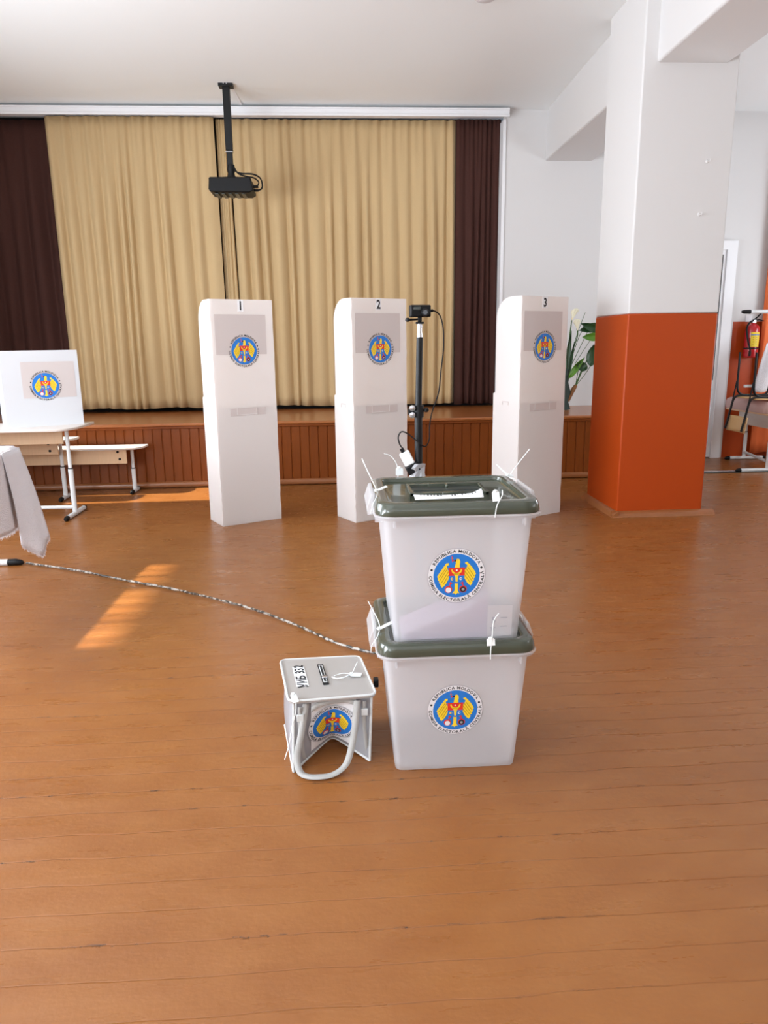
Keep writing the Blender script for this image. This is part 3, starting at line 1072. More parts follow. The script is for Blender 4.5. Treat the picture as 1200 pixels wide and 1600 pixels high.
    ribbon(top, lambda t: (0, 0.3, 1), 0.02).build('front_band', M['strap'], root, smooth=180, solid=0.0018)
    for (x, y) in ((-0.155, 2.268), (0.062, 2.292)):
        s_ = [Vector(p) - O for p in ((x, y - 0.006, 0.215), (x - 0.002, y - 0.014, 0.14), (x + 0.004, y - 0.018, 0.06), (x + 0.008, y - 0.01, 0.025))]
        ribbon(s_, lambda t: (1, 0.2, 0), 0.014).build('side_strap', M['strap'], root, smooth=180, solid=0.0018)
        MB().box(x - O.x - 0.012, x - O.x + 0.012, y - O.y - 0.016, y - O.y - 0.008, 0.165, 0.19).build('buckle', M['piping'], root, bevel=0.002)
    MB().box(0.1 - O.x, 0.118 - O.x, 2.4 - O.y, 2.43 - O.y, 0.205, 0.235).build('clip', M['black'], root, bevel=0.004)
    return root


bag = bag_build()
# paper bundle inside the bag
ib = MB()
ib.prism([(-0.16, 2.43, 0.008), (0.05, 2.45, 0.008), (0.035, 2.54, 0.008), (-0.19, 2.52, 0.008)], (0.0, 0.004, 0.17))
tag(ib.build('ballot_papers', M['paper_lilac'], bevel=0.004), 'pale papers seen through the side of the grey vinyl bag', 'ballot papers', kind='stuff')
seal('white plastic seal lying looped on the lid of the grey vinyl bag', [(0.045, 2.50, 0.262), (0.035, 2.47, 0.255), (0.022, 2.435, 0.249), (-0.01, 2.437, 0.249), (-0.04, 2.42, 0.249)], None, (0.037, 2.427, 0.245), (1, -0.2, 0.02), (0, 0, 1), 0.042, 0.026,
     extra=[(-0.048, 2.405, 0.252), (-0.03, 2.395, 0.25), (0.0, 2.405, 0.25), (0.02, 2.43, 0.249)])
seal('white plastic seal with hanging tail at the front left corner of the bag lid', [(-0.166, 2.244, 0.24), (-0.168, 2.236, 0.21), (-0.18, 2.225, 0.17), (-0.192, 2.21, 0.11), (-0.208, 2.2, 0.06)], None, (-0.172, 2.262, 0.247), (0.3, -1, -0.25), (0, -0.25, 1), 0.045, 0.02)


# ------------------------------------------------------------------ voting booths
def booth(label):
    root = thing('voting_booth', label, 'voting booth', (0, 0, 0), 0, 'numbered voting booths')
    Wd, D, H, T = 0.503, 0.30, 1.743, 0.006
    rb = random.Random(2)

    def wavy(x, z0, z1, n, a):
        return [(x + rb.uniform(-a, a), z0 + (z1 - z0) * k / n) for k in range(1, n)]
    out = [(0, 0), (Wd, 0)] + wavy(Wd, 0, H, 34, 0.0022) + [(Wd, H), (0, H)] + wavy(0, H, 0, 40, 0.0045)
    MB().prism([(x, 0, z) for x, z in out], (0, T, 0)).build('front_panel', M['pp'], root, smooth=None)
    for x in (0.0, Wd - T):
        rad = 0.16
        pts = [(T, 0), (D, 0), (D, 1.0), (D - 0.022, 1.012)]
        pts += [(D - 0.022 - rad + rad * math.cos(R(a)), H - rad + rad * math.sin(R(a))) for a in range(0, 91, 10)]
        pts += [(T, H)]
        MB().prism([(x, y, z) for y, z in pts], (T, 0, 0)).build('side_panel', M['pp'], root, smooth=None)
        # folded tab slot of the shelf
        tb = MB()
        xo = x - 0.0025 if x == 0 else x + T
        tb.box(xo, xo + 0.0025, 0.12, 0.19, 0.938, 0.944).box(xo, xo + 0.0025, 0.12, 0.125, 0.915, 0.938).box(xo, xo + 0.0025, 0.185, 0.19, 0.915, 0.938)
        tb.build('tab_slot', M['pp_film'], root)
    # lower inner panel makes the bottom half double
    MB().box(T + 0.001, Wd - T - 0.001, T + 0.001, T + 0.005, 0.004, 0.937).build('inner_panel', M['pp_inner'], root, smooth=None)
    MB().box(T + 0.001, Wd - T - 0.001, T + 0.006, D - 0.01, 0.925, 0.931).build('writing_shelf', M['pp'], root, smooth=None)
    MB().box(0.03, 0.44, -0.0012, -0.0002, 1.335, 1.633).build('grey_pocket', M['pp_film'], root, smooth=None)
    tb = MB()
    tb.box(0.115, 0.41, -0.0012, -0.0002, 0.868, 0.925)
    tb.build('tape_strip', M['pp_film'], root, smooth=None)
    t2 = MB()
    for (a, b_, c_, d_) in ((0.17, 0.335, 0.928, 0.933), (0.17, 0.335, 0.872, 0.876), (0.17, 0.174, 0.872, 0.933), (0.331, 0.335, 0.872, 0.945)):
        t2.box(a, b_, -0.003, -0.0012, c_, d_)
    t2.build('locking_tab', M['pp'], root, smooth=None)
    emblem('emblem_sticker', root, 0.129, lambda u, v, l: (0.254 + u, -0.0012 - l, 1.362 + v), backing=False)
    return root


def booth_number(root, ch, wide=0.048):
    lab = MB().box(0.243 - wide / 2, 0.243 + wide / 2, -0.0014, -0.0002, 1.655, 1.742)
    tape = lab.build('number_label', M['paper'], root, smooth=None)
    tape2 = MB()
    t = MB()
    for vs, fs in text2d(ch, 0.066)[0]:
        t.add([(0.243 + x * 0.8, -0.0022, 1.70 + y) for x, y in vs], fs)
    t.build('number', M['ink'], tape, smooth=None)


b1 = booth('white plastic voting booth labelled 1, leftmost in front of the stage')
b2 = copy_tree(b1)
b3 = copy_tree(b1)
b2['label'] = 'white plastic voting booth labelled 2, right behind the black camera pole'
b3['label'] = 'white plastic voting booth labelled 3, between ballot boxes and orange column'
for b_, ch, p, a in ((b1, '1', (-0.937, 5.714, 0), 28.2), (b2, '2', (0.117, 5.721, 0), 29), (b3, '3', (1.406, 5.66, 0), 30)):
    b_.location = p
    b_.rotation_euler = (0, 0, R(a))
    booth_number(b_, ch, 0.06 if ch == '3' else 0.046)


# ------------------------------------------------------------------ school desks and benches
def t_leg(parent, x, yc, yf, yb, ztop, name='leg', along='y', foot_r=0.02):
    """telescopic leg with a foot bar; black end caps"""
    leg = MB()
    leg.tube([(x, yc, 0.02), (x, yc, ztop * 0.55)], 0.021, 14, flat=0.8)
    leg.tube([(x, yc, ztop * 0.55), (x, yc, ztop)], 0.0165, 14, flat=0.8)
    lo = leg.build(name, M['metal_white'], parent)
    MB().tube([(x, yc, ztop * 0.55 - 0.004), (x, yc, ztop * 0.55 + 0.004)], 0.0225, 14, flat=0.8).build('collar', M['black'], lo)
    ft = MB()
    if along == 'y':
        a, b_ = (x, yf + 0.04, foot_r), (x, yb - 0.03, foot_r)
        c0, c1 = (x, yf, foot_r * 0.8), (x, yb, foot_r * 0.9)
    else:
        a, b_ = (yf + 0.04, yc, foot_r), (yb - 0.03, yc, foot_r)
        c0, c1 = (yf, yc, foot_r * 0.8), (yb, yc, foot_r * 0.9)
    ft.tube([a, b_], foot_r, 14)
    fo = ft.build('foot_bar', M['metal_white'], lo)
    for e, i in ((c0, a), (c1, b_)):
        e, i = Vector(e), Vector(i)
        d = (e - i)
        MB().tube([i - d * 0.4, i + d * 0.3, i + d * 0.75, e], [foot_r + 0.001, foot_r + 0.001, foot_r * 0.85, foot_r * 0.5], 14).build('end_cap', M['black'], lo)
    return lo


def desk_top(x0, x1, y0, y1, z, cham=0.13, th=0.02):
    pts = [(x0, y0, z), (x1 - cham * 0.9, y0, z), (x1 - cham * 0.35, y0 + cham * 0.45, z), (x1, y0 + cham * 1.3, z), (x1, y1, z), (x0, y1, z)]
    return MB().prism(pts, (0, 0, th))


# desk under the table-top screen
d1 = thing('school_desk', 'pale school desk carrying the white table-top voting screen', 'desk', (0, 0, 0))
desk_top(-3.6, -2.16, 6.04, 6.64, 0.743).build('tabletop', M['laminate'], d1, bevel=0.004)
MB().box(-3.5, -2.36, 6.40, 6.418, 0.60, 0.743).build('apron_panel', M['wood_panel'], d1, bevel=0.002)
t_leg(d1, -2.275, 6.27, 6.03, 6.53, 0.743)
t_leg(d1, -3.5, 6.27, 6.03, 6.53, 0.743)
MB().tube([(-3.5, 6.27, 0.075), (-2.275, 6.27, 0.075)], 0.016, 12).build('crossbar', M['metal_white'], d1)

bA = thing('school_bench', 'pale low bench behind the screen desk, in shade', 'bench', (0, 0, 0), 0, 'benches by the stage')
desk_top(-3.8, -2.46, 6.80, 7.10, 0.562, 0.12).build('seat_board', M['laminate'], bA, bevel=0.004)
bp_ = MB().box(-3.75, -2.60, 6.90, 6.918, 0.44, 0.562).build('apron_panel', M['wood_panel'], bA, bevel=0.002)
for (sx, sz) in ((-2.68, 0.54), (-2.67, 0.475)):
    MB().lathe([(0.012, 0.0), (0.012, -0.005), (0.006, -0.008)], (sx, 6.90, sz), 10, axis='y').build('screw', M['black'], bp_)
t_leg(bA, -2.61, 7.0, 6.84, 7.14, 0.562)

bC = thing('school_bench', 'pale low bench with sunlit white top right against the stage front', 'bench', (0, 0, 0), 0, 'benches by the stage')
desk_top(-3.6, -1.90, 7.13, 7.40, 0.438, 0.10).build('seat_board', M['laminate'], bC, bevel=0.004)
bp_ = MB().box(-3.6, -2.06, 7.17, 7.188, 0.30, 0.438).build('apron_panel', M['wood_panel'], bC, bevel=0.002)
for (sx, sz) in ((-2.14, 0.415), (-2.125, 0.345)):
    MB().lathe([(0.012, 0.0), (0.012, -0.005), (0.006, -0.008)], (sx, 7.17, sz), 10, axis='y').build('screw', M['black'], bp_)
t_leg(bC, -2.03, 7.26, 7.12, 7.40, 0.438)
t_leg(bC, -3.5, 7.26, 7.12, 7.40, 0.438)

# table-top screen
ts = thing('tabletop_screen', 'white plastic table-top voting screen with emblem on the school desk', 'voting screen', (-2.715, 6.19, 0.763), R(28))
MB().box(0, 0.595, 0, 0.006, 0.0, 0.622).build('front_panel', M['pp_dimmed'], ts, smooth=None)
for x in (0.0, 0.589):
    MB().prism([(x, 0.006, 0), (x, 0.24 if x else 0.42, 0), (x, 0.24 if x else 0.42, 0.60), (x, 0.22 if x else 0.40, 0.622), (x, 0.006, 0.622)], (0.006, 0, 0)).build('side_panel', M['pp_dimmed'], ts, smooth=None)
MB().box(0.15, 0.56, -0.0012, -0.0002, 0.235, 0.53).build('grey_pocket', M['pp_film'], ts, smooth=None)
emblem('emblem_sticker', ts, 0.129, lambda u, v, l: (0.325 + u, -0.0012 - l, 0.335 + v), backing=False)

# front table with terry cloth
tt = thing('covered_table', 'school table mostly hidden under a white cloth at the left edge', 'table', (0, 0, 0))
MB().box(-2.66, -2.08, 3.25, 4.78, 0.765, 0.787).build('tabletop', M['laminate'], tt, bevel=0.006)
l_ = t_leg(tt, -2.37, 4.66, 0, 0, 0.765, along='none') if False else None
lg = MB().tube([(-2.38, 4.76, 0.02), (-2.38, 4.76, 0.42)], 0.021, 14).tube([(-2.38, 4.76, 0.42), (-2.38, 4.76, 0.765)], 0.0165, 14).build('leg', M['metal_white'], tt)
MB().tube([(-2.66, 4.80, 0.021), (-2.19, 4.80, 0.021)], 0.021, 14).build('foot_bar', M['metal_white'], lg)
MB().tube([(-2.21, 4.80, 0.021), (-2.16, 4.80, 0.022), (-2.125, 4.80, 0.018), (-2.11, 4.80, 0.016)], [0.022, 0.0225, 0.018, 0.008], 14).build('end_cap', M['black'], lg)
lg2 = MB().tube([(-2.38, 3.8, 0.02), (-2.38, 3.8, 0.42)], 0.021, 14).tube([(-2.38, 3.8, 0.42), (-2.38, 3.8, 0.765)], 0.0165, 14).build('leg', M['metal_white'], tt)
MB().tube([(-2.66, 3.84, 0.021), (-2.14, 3.84, 0.021)], 0.021, 14).build('foot_bar', M['metal_white'], lg2)

XR, YB, ZT = -2.07, 4.79, 0.794


def cloth_pt(s, t, rnd=0):
    """s = metres past the right edge (negative = on top), t = metres past the far edge"""
    if s <= 0 and t <= 0:
        return Vector((XR + s, YB + t, ZT + 0.002 * math.sin(30 * s) * math.sin(27 * t)))
    sp, tp = max(s, 0), max(t, 0)
    h = math.hypot(sp, tp)
    a = math.atan2(tp, sp) if h > 0 else 0
    ease = h - 0.012 * (1 - math.exp(-h / 0.03))
    k = math.sin(2 * a)
    r0 = 0.02 * (1 - math.exp(-h / 0.02)) + h * (0.035 + 0.06 * k)
    if s > 0 and t <= 0:
        r0 += 0.014 * math.sin(16 * t + 1.0) * min(1, h * 3) + 0.035 * h
    zz = ZT - ease * (1 - 0.07 * k)
    return Vector((XR + min(s, 0) + r0 * math.cos(a), YB + min(t, 0) + r0 * math.sin(a), zz))


cl = MB()
NS, NT = 46, 90
S0, S1, T0, T1 = -0.58, 0.49, -1.53, 0.44


def cloth_uv(u, v):
    s, t = S0 + (S1 - S0) * u, T0 + (T1 - T0) * v
    return cloth_pt(s, t)


cl.grid(NS, NT, cloth_uv)
clo = cl.build('tablecloth', M['terry'], smooth=180, solid=0.006)
tag(clo, 'white terry tablecloth with fringed edge hanging over the left table', 'tablecloth')
cnr = MB()
TL, TR_, BL_, TIP, BR_ = Vector((-2.046, 4.54, 0.785)), Vector((-2.046, 4.79, 0.785)), Vector((-1.985, 4.50, 0.215)), Vector((-1.915, 4.58, 0.12)), Vector((-1.885, 4.70, 0.215))


def corner_pt(u, v):
    top = TL.lerp(TR_, u)
    bot = BL_.lerp(TIP, u / 0.5) if u < 0.5 else TIP.lerp(BR_, (u - 0.5) / 0.5)
    p = top.lerp(bot, v)
    p.x += 0.016 * math.sin(math.pi * u) * v + 0.012 * math.sin(math.pi * v) + 0.006 * math.sin(11 * u + 2 * v) * v
    return p


cnr.grid(15, 18, corner_pt)
cnro = cnr.build('hanging_corner', M['terry'], clo, smooth=180, solid=0.006)
frg = MB()
rf = random.Random(11)


def fringe(pa, pb, down):
    d = (pb - pa)
    k = rf.uniform(0.012, 0.03)
    frg.add([pa, pb, (pa + pb) / 2 + down * k + d * rf.uniform(-0.3, 0.3) + Vector((0, 0.0, 0))], [(0, 1, 2)])


N_ = 210
for i in range(N_):
    t0, t1 = T0 + (T1 - T0) * i / N_, T0 + (T1 - T0) * (i + 1) / N_
    a, b_, c_ = cloth_pt(S1, t0), cloth_pt(S1, t1), cloth_pt(S1 - 0.03, t0)
    fringe(a, b_, (a - c_).normalized())
for i in range(110):
    s0, s1 = S0 + (S1 - S0) * i / 110, S0 + (S1 - S0) * (i + 1) / 110
    a, b_, c_ = cloth_pt(s0, T1), cloth_pt(s1, T1), cloth_pt(s0, T1 - 0.03)
    fringe(a, b_, (a - c_).normalized())
frg.build('fringe', M['terry'], clo, smooth=None, solid=0.002)
frg = MB()
for i in range(44):
    fringe(corner_pt(i / 44, 1), corner_pt((i + 1) / 44, 1), Vector((0.1, 0.1, -1)))
frg.build('fringe', M['terry'], cnro, smooth=None, solid=0.002)

# ------------------------------------------------------------------ floor cord wrapped in clear tape
cm = bpy.data.materials.new('cord_in_clear_tape')
cm.use_nodes = True
nt = cm.node_tree
b_ = nt.nodes['Principled BSDF']
tc = nt.nodes.new('ShaderNodeTexCoord')
nz = nt.nodes.new('ShaderNodeTexNoise')
nz.inputs['Scale'].default_value = 45
nz.inputs['Detail'].default_value = 3
cr = nt.nodes.new('ShaderNodeValToRGB')
cr.color_ramp.elements[0].position = 0.47
cr.color_ramp.elements[0].color = lin((66, 58, 50))
cr.color_ramp.elements[1].position = 0.56
cr.color_ramp.elements[1].color = lin((176, 168, 158))
nt.links.new(tc.outputs['Object'], nz.inputs[0])
nt.links.new(nz.outputs[0], cr.inputs[0])
nt.links.new(cr.outputs[0], b_.inputs['Base Color'])
b_.inputs['Roughness'].default_value = 0.25
rc = random.Random(5)
cpts = smooth_path([(-2.095, 4.80, 0.012), (-1.72, 4.61, 0.012), (-1.31, 4.351, 0.012), (-0.98, 4.15, 0.012), (-0.667, 3.924, 0.012), (-0.45, 3.74, 0.012), (-0.288, 3.57, 0.012), (-0.14, 3.40, 0.012), (-0.025, 3.262, 0.012), (0.121, 3.15, 0.012), (0.25, 3.10, 0.012), (0.318, 3.06, 0.012)], 14)
cpts = [p + Vector((rc.uniform(-0.003, 0.003), rc.uniform(-0.003, 0.003), 0)) for p in cpts]
tag(MB().tube(cpts, [0.0062 + rc.uniform(-0.0018, 0.0022) for _ in cpts], 8).build('power_cord', cm), 'long dark cord in clear tape running from the table foot to the boxes', 'cord')

# ------------------------------------------------------------------ camera pole behind the boxes
PX, PY = 0.335, 3.05
pole = thing('camera_stand', 'thin black pole stand rising behind the stacked ballot boxes', 'camera stand', (PX, PY, 0))
MB().tube([(0.0, 0, 0.10), (-0.002, 0, 1.13)], 0.0165, 14).build('lower_tube', M['matte_black'], pole)
MB().tube([(-0.002, 0, 1.13), (0.004, 0, 1.425)], 0.0135, 14).build('upper_tube', M['matte_black'], pole)
MB().tube([(0.004, 0, 1.425), (0.004, 0, 1.44), (0.004, 0, 1.4401), (0.004, 0, 1.462), (0.004, 0, 1.4621), (0.004, 0, 1.478)], [0.012, 0.012, 0.009, 0.009, 0.011, 0.009], 14).build('steel_neck', M['steel'], pole)
cl_ = MB().tube([(-0.002, 0, 1.10), (-0.002, 0, 1.15)], 0.022, 14).box(-0.045, -0.015, -0.012, 0.012, 1.112, 1.138)
clo_ = cl_.build('clamp_collar', M['matte_black'], pole)
for dz in (1.112, 1.14):
    MB().lathe([(0.003, -0.02), (0.012, -0.018), (0.013, -0.008), (0.008, 0.0)], (-0.03, -0.012, dz), 14, axis='y').build('wing_knob', M['steel'], clo_)
MB().lathe([(0.003, 0), (0.01, 0.004), (0.011, 0.014), (0.006, 0.02)], (0.03, -0.004, 1.12), 12).build('tightening_screw', M['matte_black'], clo_)
for a in (100, 215, 335):
    ex, ey = 0.2 * math.cos(R(a)), 0.17 * math.sin(R(a))
    MB().tube([(0, 0, 0.34), (ex, ey, 0.012)], 0.011, 10).build('leg', M['matte_black'], pole)
gc = thing('action_camera', 'small black action camera on top of the thin pole', 'camera', (PX + 0.004, PY, 1.478))
MB().box(-0.044, 0.04, -0.03, 0.008, 0.026, 0.073).build('body', M['black'], gc, bevel=0.005, loc=None).rotation_euler = (0, 0, R(8))
g2 = MB().box(-0.03, 0.002, -0.035, -0.028, 0.052, 0.066).build('front_screen', M['slot_dark'], gc, bevel=0.004)
g2 = MB().lathe([(0.014, -0.046), (0.015, -0.044), (0.016, -0.03)], (0.018, 0, 0.043), 20, axis='y').build('lens', M['matte_black'], gc)
g3 = MB().lathe([(0.009, -0.0475), (0.010, -0.046)], (0.018, 0, 0.043), 20, axis='y').build('lens_glass', M['glass_dark'], gc)
MB().box(-0.008, 0.008, -0.008, 0.008, 0.008, 0.027).box(-0.016, 0.016, -0.012, 0.012, 0.0, 0.008).build('mount', M['black'], gc, bevel=0.002)
MB().lathe([(0.004, -0.004), (0.010, 0.0), (0.010, 0.008), (0.004, 0.012)], (-0.05, -0.01, 0.012), 12).tube([(-0.05, -0.01, 0.016), (-0.008, -0.004, 0.018)], 0.004, 8).build('mount_screw', M['black'], gc)
wire = smooth_path([(PX + 0.04, PY - 0.008, 1.526), (PX + 0.055, PY - 0.01, 1.530), (PX + 0.085, PY, 1.512), (PX + 0.1, PY, 1.46), (PX + 0.102, PY, 1.38), (PX + 0.092, PY, 1.29), (PX + 0.082, PY, 1.2), (PX + 0.055, PY, 1.12), (PX + 0.045, PY, 1.06), (PX + 0.044, PY, 1.01), (PX + 0.03, PY - 0.005, 0.98), (PX + 0.01, PY - 0.022, 0.985), (PX - 0.012, PY - 0.024, 1.005), (PX - 0.05, PY - 0.016, 1.035), (PX - 0.075, PY - 0.012, 1.042), (PX - 0.088, PY - 0.012, 1.02), (PX - 0.082, PY - 0.012, 0.99), (PX - 0.07, PY - 0.012, 0.972)], 8)
wr = MB().tube(wire, 0.0028, 8)
wr.tube([(PX + 0.034, PY - 0.008, 1.526), (PX + 0.058, PY - 0.009, 1.530)], 0.0055, 8)
tag(wr.build('usb_cable', M['black']), 'thin black cable looping from the camera down its pole to the charger', 'cable')
ch_ = thing('usb_charger', 'white charger plugged into a black socket taped to the camera pole', 'charger', (PX - 0.052, PY - 0.012, 0.93), 0)
tilt = R(27)
ch_.rotation_euler = (0, tilt * -1, 0)
MB().box(-0.022, 0.022, -0.014, 0.014, -0.03, 0.03).build('adapter', M['seal'], ch_, bevel=0.005)
MB().box(-0.026, 0.03, -0.018, 0.018, -0.068, -0.03).build('socket', M['black'], ch_, bevel=0.005)
MB().box(-0.01, 0.007, -0.007, 0.007, 0.03, 0.048).build('plug', M['black'], ch_, bevel=0.002)
# crumpled clear tape around the pole
tp = MB()
rt_ = random.Random(8)
rings = []
for j in range(7):
    z = 0.80 + 0.018 * j
    rings.append([(PX - 0.012 + (0.03 + rt_.uniform(-0.012, 0.012)) * math.cos(2 * math.pi * k / 14), PY - 0.008 + (0.024 + rt_.uniform(-0.006, 0.008)) * math.sin(2 * math.pi * k / 14), z + rt_.uniform(-0.006, 0.006)) for k in range(14)])
tp.loft(rings, False, False)
M['tape'] = sheer('crumpled_clear_tape', (220, 222, 226), transl=0.1, transp=0.6, rough=0.08, gloss=1.0)
tag(tp.build('clear_tape', M['tape'], smooth=None, solid=0.0006), 'crumpled clear tape wrapped round the black pole just above the lid', 'tape')

# ------------------------------------------------------------------ ceiling projector
JX, JY = -1.005, 7.92
pj = thing('ceiling_projector', 'black projector hanging from the ceiling in front of the curtain', 'projector', (JX, JY, 0))
MB().box(-0.07, 0.07, -0.05, 0.05, 3.845, 3.89).build('ceiling_plate', M['matte_black'], pj, bevel=0.004)
for x in (-0.018, 0.012):
    MB().lathe([(0.006, -0.054), (0.007, -0.05)], (x, 0, 3.868), 10, axis='y').build('bolt', M['steel'], pj)
MB().box(-0.034, 0.034, -0.03, 0.03, 3.28, 3.85).build('outer_pole', M['matte_black'], pj, bevel=0.004)
MB().box(-0.028, 0.028, -0.026, 0.026, 3.14, 3.28).build('inner_pole', M['matte_black'], pj, bevel=0.003)
MB().box(-0.036, 0.036, -0.034, 0.034, 3.262, 3.268).build('steel_band', M['steel'], pj)
MB().tube([(0.005, 0, 3.03), (0.005, 0, 3.07), (0.005, 0, 3.10), (0.005, 0, 3.15)], [0.045, 0.032, 0.04, 0.036], 14).build('swivel', M['matte_black'], pj)
MB().box(-0.07, 0.075, -0.06, 0.06, 3.015, 3.03).box(-0.22, 0.2, -0.012, 0.012, 3.018, 3.026).build('bracket', M['matte_black'], pj, bevel=0.002)
prb = MB()
prb.prism([(-0.205, -0.16, 2.90), (-0.19, -0.16, 2.875), (0.19, -0.16, 2.865), (0.23, -0.16, 2.885), (0.205, -0.16, 3.01), (-0.195, -0.16, 3.01)], (0, 0.30, 0))
prj = prb.build('projector_body', M['black'], pj, bevel=0.012)
for k in range(5):
    MB().box(-0.15 + 0.065 * k, -0.115 + 0.065 * k, -0.12, 0.1, 2.858, 2.868).build('vent', M['slot_dark'], prj, bevel=0.002)
MB().lathe([(0.04, -0.175), (0.045, -0.17), (0.045, -0.15)], (-0.11, 0, 2.945), 18, axis='y') if False else None
for dz, r_ in ((0.0, 0.012), (0.035, 0.014)):
    MB().tube([(0.205, -0.05, 2.905 + dz), (0.27, -0.05, 2.905 + dz)], r_, 10).build('cable_plug', M['black'], prj)
pc = MB()
pc.tube(smooth_path([(0.03, -0.02, 3.13), (0.06, -0.04, 3.08), (0.12, -0.05, 3.06), (0.22, -0.05, 3.055), (0.29, -0.05, 3.02), (0.31, -0.05, 2.96), (0.30, -0.05, 2.92), (0.26, -0.05, 2.905)], 6), 0.008, 8)
pc.tube(smooth_path([(0.03, -0.02, 3.14), (0.08, -0.05, 3.06), (0.16, -0.05, 3.035), (0.23, -0.05, 3.02), (0.275, -0.05, 2.985), (0.265, -0.05, 2.95), (0.25, -0.05, 2.94)], 6), 0.007, 8)
pc.build('cables', M['black'], pj)
struct(MB().prism([(-0.975, 7.97, 3.89), (-0.945, 7.97, 3.89), (-0.915, 8.46, 3.862), (-0.945, 8.46, 3.862)], (0, 0, -0.018)).build('trim_6', M['white_trim'], bevel=0.003))
# ceiling lamp whose rim just enters the frame
lampo = thing('ceiling_lamp', 'round white ceiling lamp cut off by the top of the frame', 'lamp', (1.13, 5.87, 3.9))
MB().lathe([(0.13, 0.0), (0.13, -0.03), (0.12, -0.035)], (0, 0, 0), 28).build('base', M['metal_white'], lampo)
MB().lathe([(0.12, -0.03), (0.11, -0.07), (0.07, -0.1), (0.01, -0.11)], (0, 0, 0), 28).build('shade', M['emb_white'], lampo)

# ------------------------------------------------------------------ plant on the stage
pt = thing('calla_lily_plant', 'artificial calla lily plant on the stage between booth and column', 'plant', (2.53, 8.12, ZS))
tk = MB()
rk = random.Random(3)
tk.tube([(0.0, 0, 0.0), (-0.015, 0, 0.1), (0.005, 0, 0.2), (-0.01, 0, 0.3), (0.0, 0, 0.40), (0.005, 0, 0.45)], [0.07, 0.055, 0.06, 0.045, 0.05, 0.03], 12)
tko = tk.build('trunk', M['trunk'], pt, smooth=60)
MB().tube([(0.03, 0, 0.1), (0.07, 0, 0.17), (0.10, 0, 0.23), (0.125, 0, 0.27)], [0.03, 0.024, 0.024, 0.018], 10).build('side_trunk', M['bark'], pt)
stems = []


def stem(pts, r=0.006, m='stem'):
    MB().tube(smooth_path([(p[0], p[1], p[2]) for p in pts], 6), r, 7).build('stem', M[m], pt)


def leaf(base, tip, width, m='leaf', cup=0.02, name='leaf', nrm=(0, -1, 0)):
    b0, t0 = Vector(base), Vector(tip)
    d = t0 - b0
    s = d.cross(Vector(nrm)).normalized()
    n = s.cross(d).normalized()

    def fn(u, v):
        w = width * (math.sin(math.pi * min(1, v * 1.02) ** 0.72)) ** 0.85
        k = 2 * u - 1
        back = -0.22 * d * abs(k) * (1 - v) ** 2 * 1.5
        return b0 + d * v + s * (k * w) + n * (cup * (k * k) - cup * 0.8 * math.sin(math.pi * v)) + back
    MB().grid(9, 12, fn).build(name, M[m], pt, smooth=180, solid=0.002)


stem([(0.01, 0, 0.42), (0.02, 0, 0.7), (0.045, 0, 0.98)])
stem([(0.01, 0, 0.44), (0.06, 0, 0.62), (0.115, 0, 0.80), (0.105, 0, 0.88)])
stem([(0.03, 0, 0.42), (0.09, 0, 0.66), (0.15, 0, 0.83), (0.21, 0, 0.88)], 0.0035)
stem([(0.04, 0, 0.44), (0.15, 0, 0.68), (0.26, 0, 0.92)], 0.0035)
stem([(0.05, 0, 0.6), (0.11, 0, 0.82), (0.19, 0, 1.05)], 0.003)
stem([(0.12, 0, 0.26), (0.2, 0, 0.46), (0.25, 0, 0.58)], 0.006)
stem([(0.12, 0, 0.26), (0.17, 0, 0.40), (0.2, 0, 0.5)], 0.009)
stem([(0.13, 0, 0.27), (0.23, 0, 0.40), (0.32, 0, 0.55)], 0.0035)
stem([(0.12, 0, 0.27), (0.14, 0, 0.42), (0.16, 0, 0.52)], 0.004)
stem([(0.1, 0, 0.5), (0.2, 0, 0.66), (0.29, 0, 0.8)], 0.003)
leaf((0.32, -0.02, 0.90), (0.12, -0.02, 0.86), 0.05)
leaf((0.34, -0.02, 0.86), (0.13, -0.03, 0.935), 0.045)
leaf((0.33, -0.03, 0.79), (0.155, -0.03, 0.79), 0.045, 'leaf_light')
leaf((0.27, -0.03, 0.53), (0.29, -0.03, 0.71), 0.06)
leaf((0.2, -0.03, 0.46), (0.11, -0.03, 0.5), 0.05)
leaf((0.06, -0.04, 0.40), (0.19, -0.03, 0.57), 0.035, 'leaf_light')
leaf((0.0, -0.02, 0.42), (0.035, -0.02, 0.86), 0.03)
leaf((-0.02, -0.02, 0.44), (-0.05, -0.02, 0.8), 0.03)
leaf((0.03, -0.02, 0.42), (0.075, -0.02, 0.74), 0.02)


def calla(base, tilt, s):
    b0 = Vector(base)

    def fn(u, v):
        a = 2 * math.pi * u
        r = s * (0.12 + 0.75 * v ** 1.6) * (1 + 0.25 * math.cos(a) * v)
        h = s * 2.0 * v + s * 0.7 * v * v * math.cos(a)
        return b0 + Vector((r * math.sin(a) + tilt * h, -r * math.cos(a) * 0.7, h))
    o = MB().grid(17, 8, fn).build('flower', M['petal'], pt, smooth=180, solid=0.002)
    MB().tube([b0 + Vector((0, 0, s * 0.4)), b0 + Vector((tilt * s * 1.8, -0.004, s * 1.9))], s * 0.14, 8).build('spadix', M['yellow'], o)


calla((0.045, -0.01, 0.97), 0.25, 0.045)
calla((0.105, -0.03, 0.86), -0.15, 0.045)

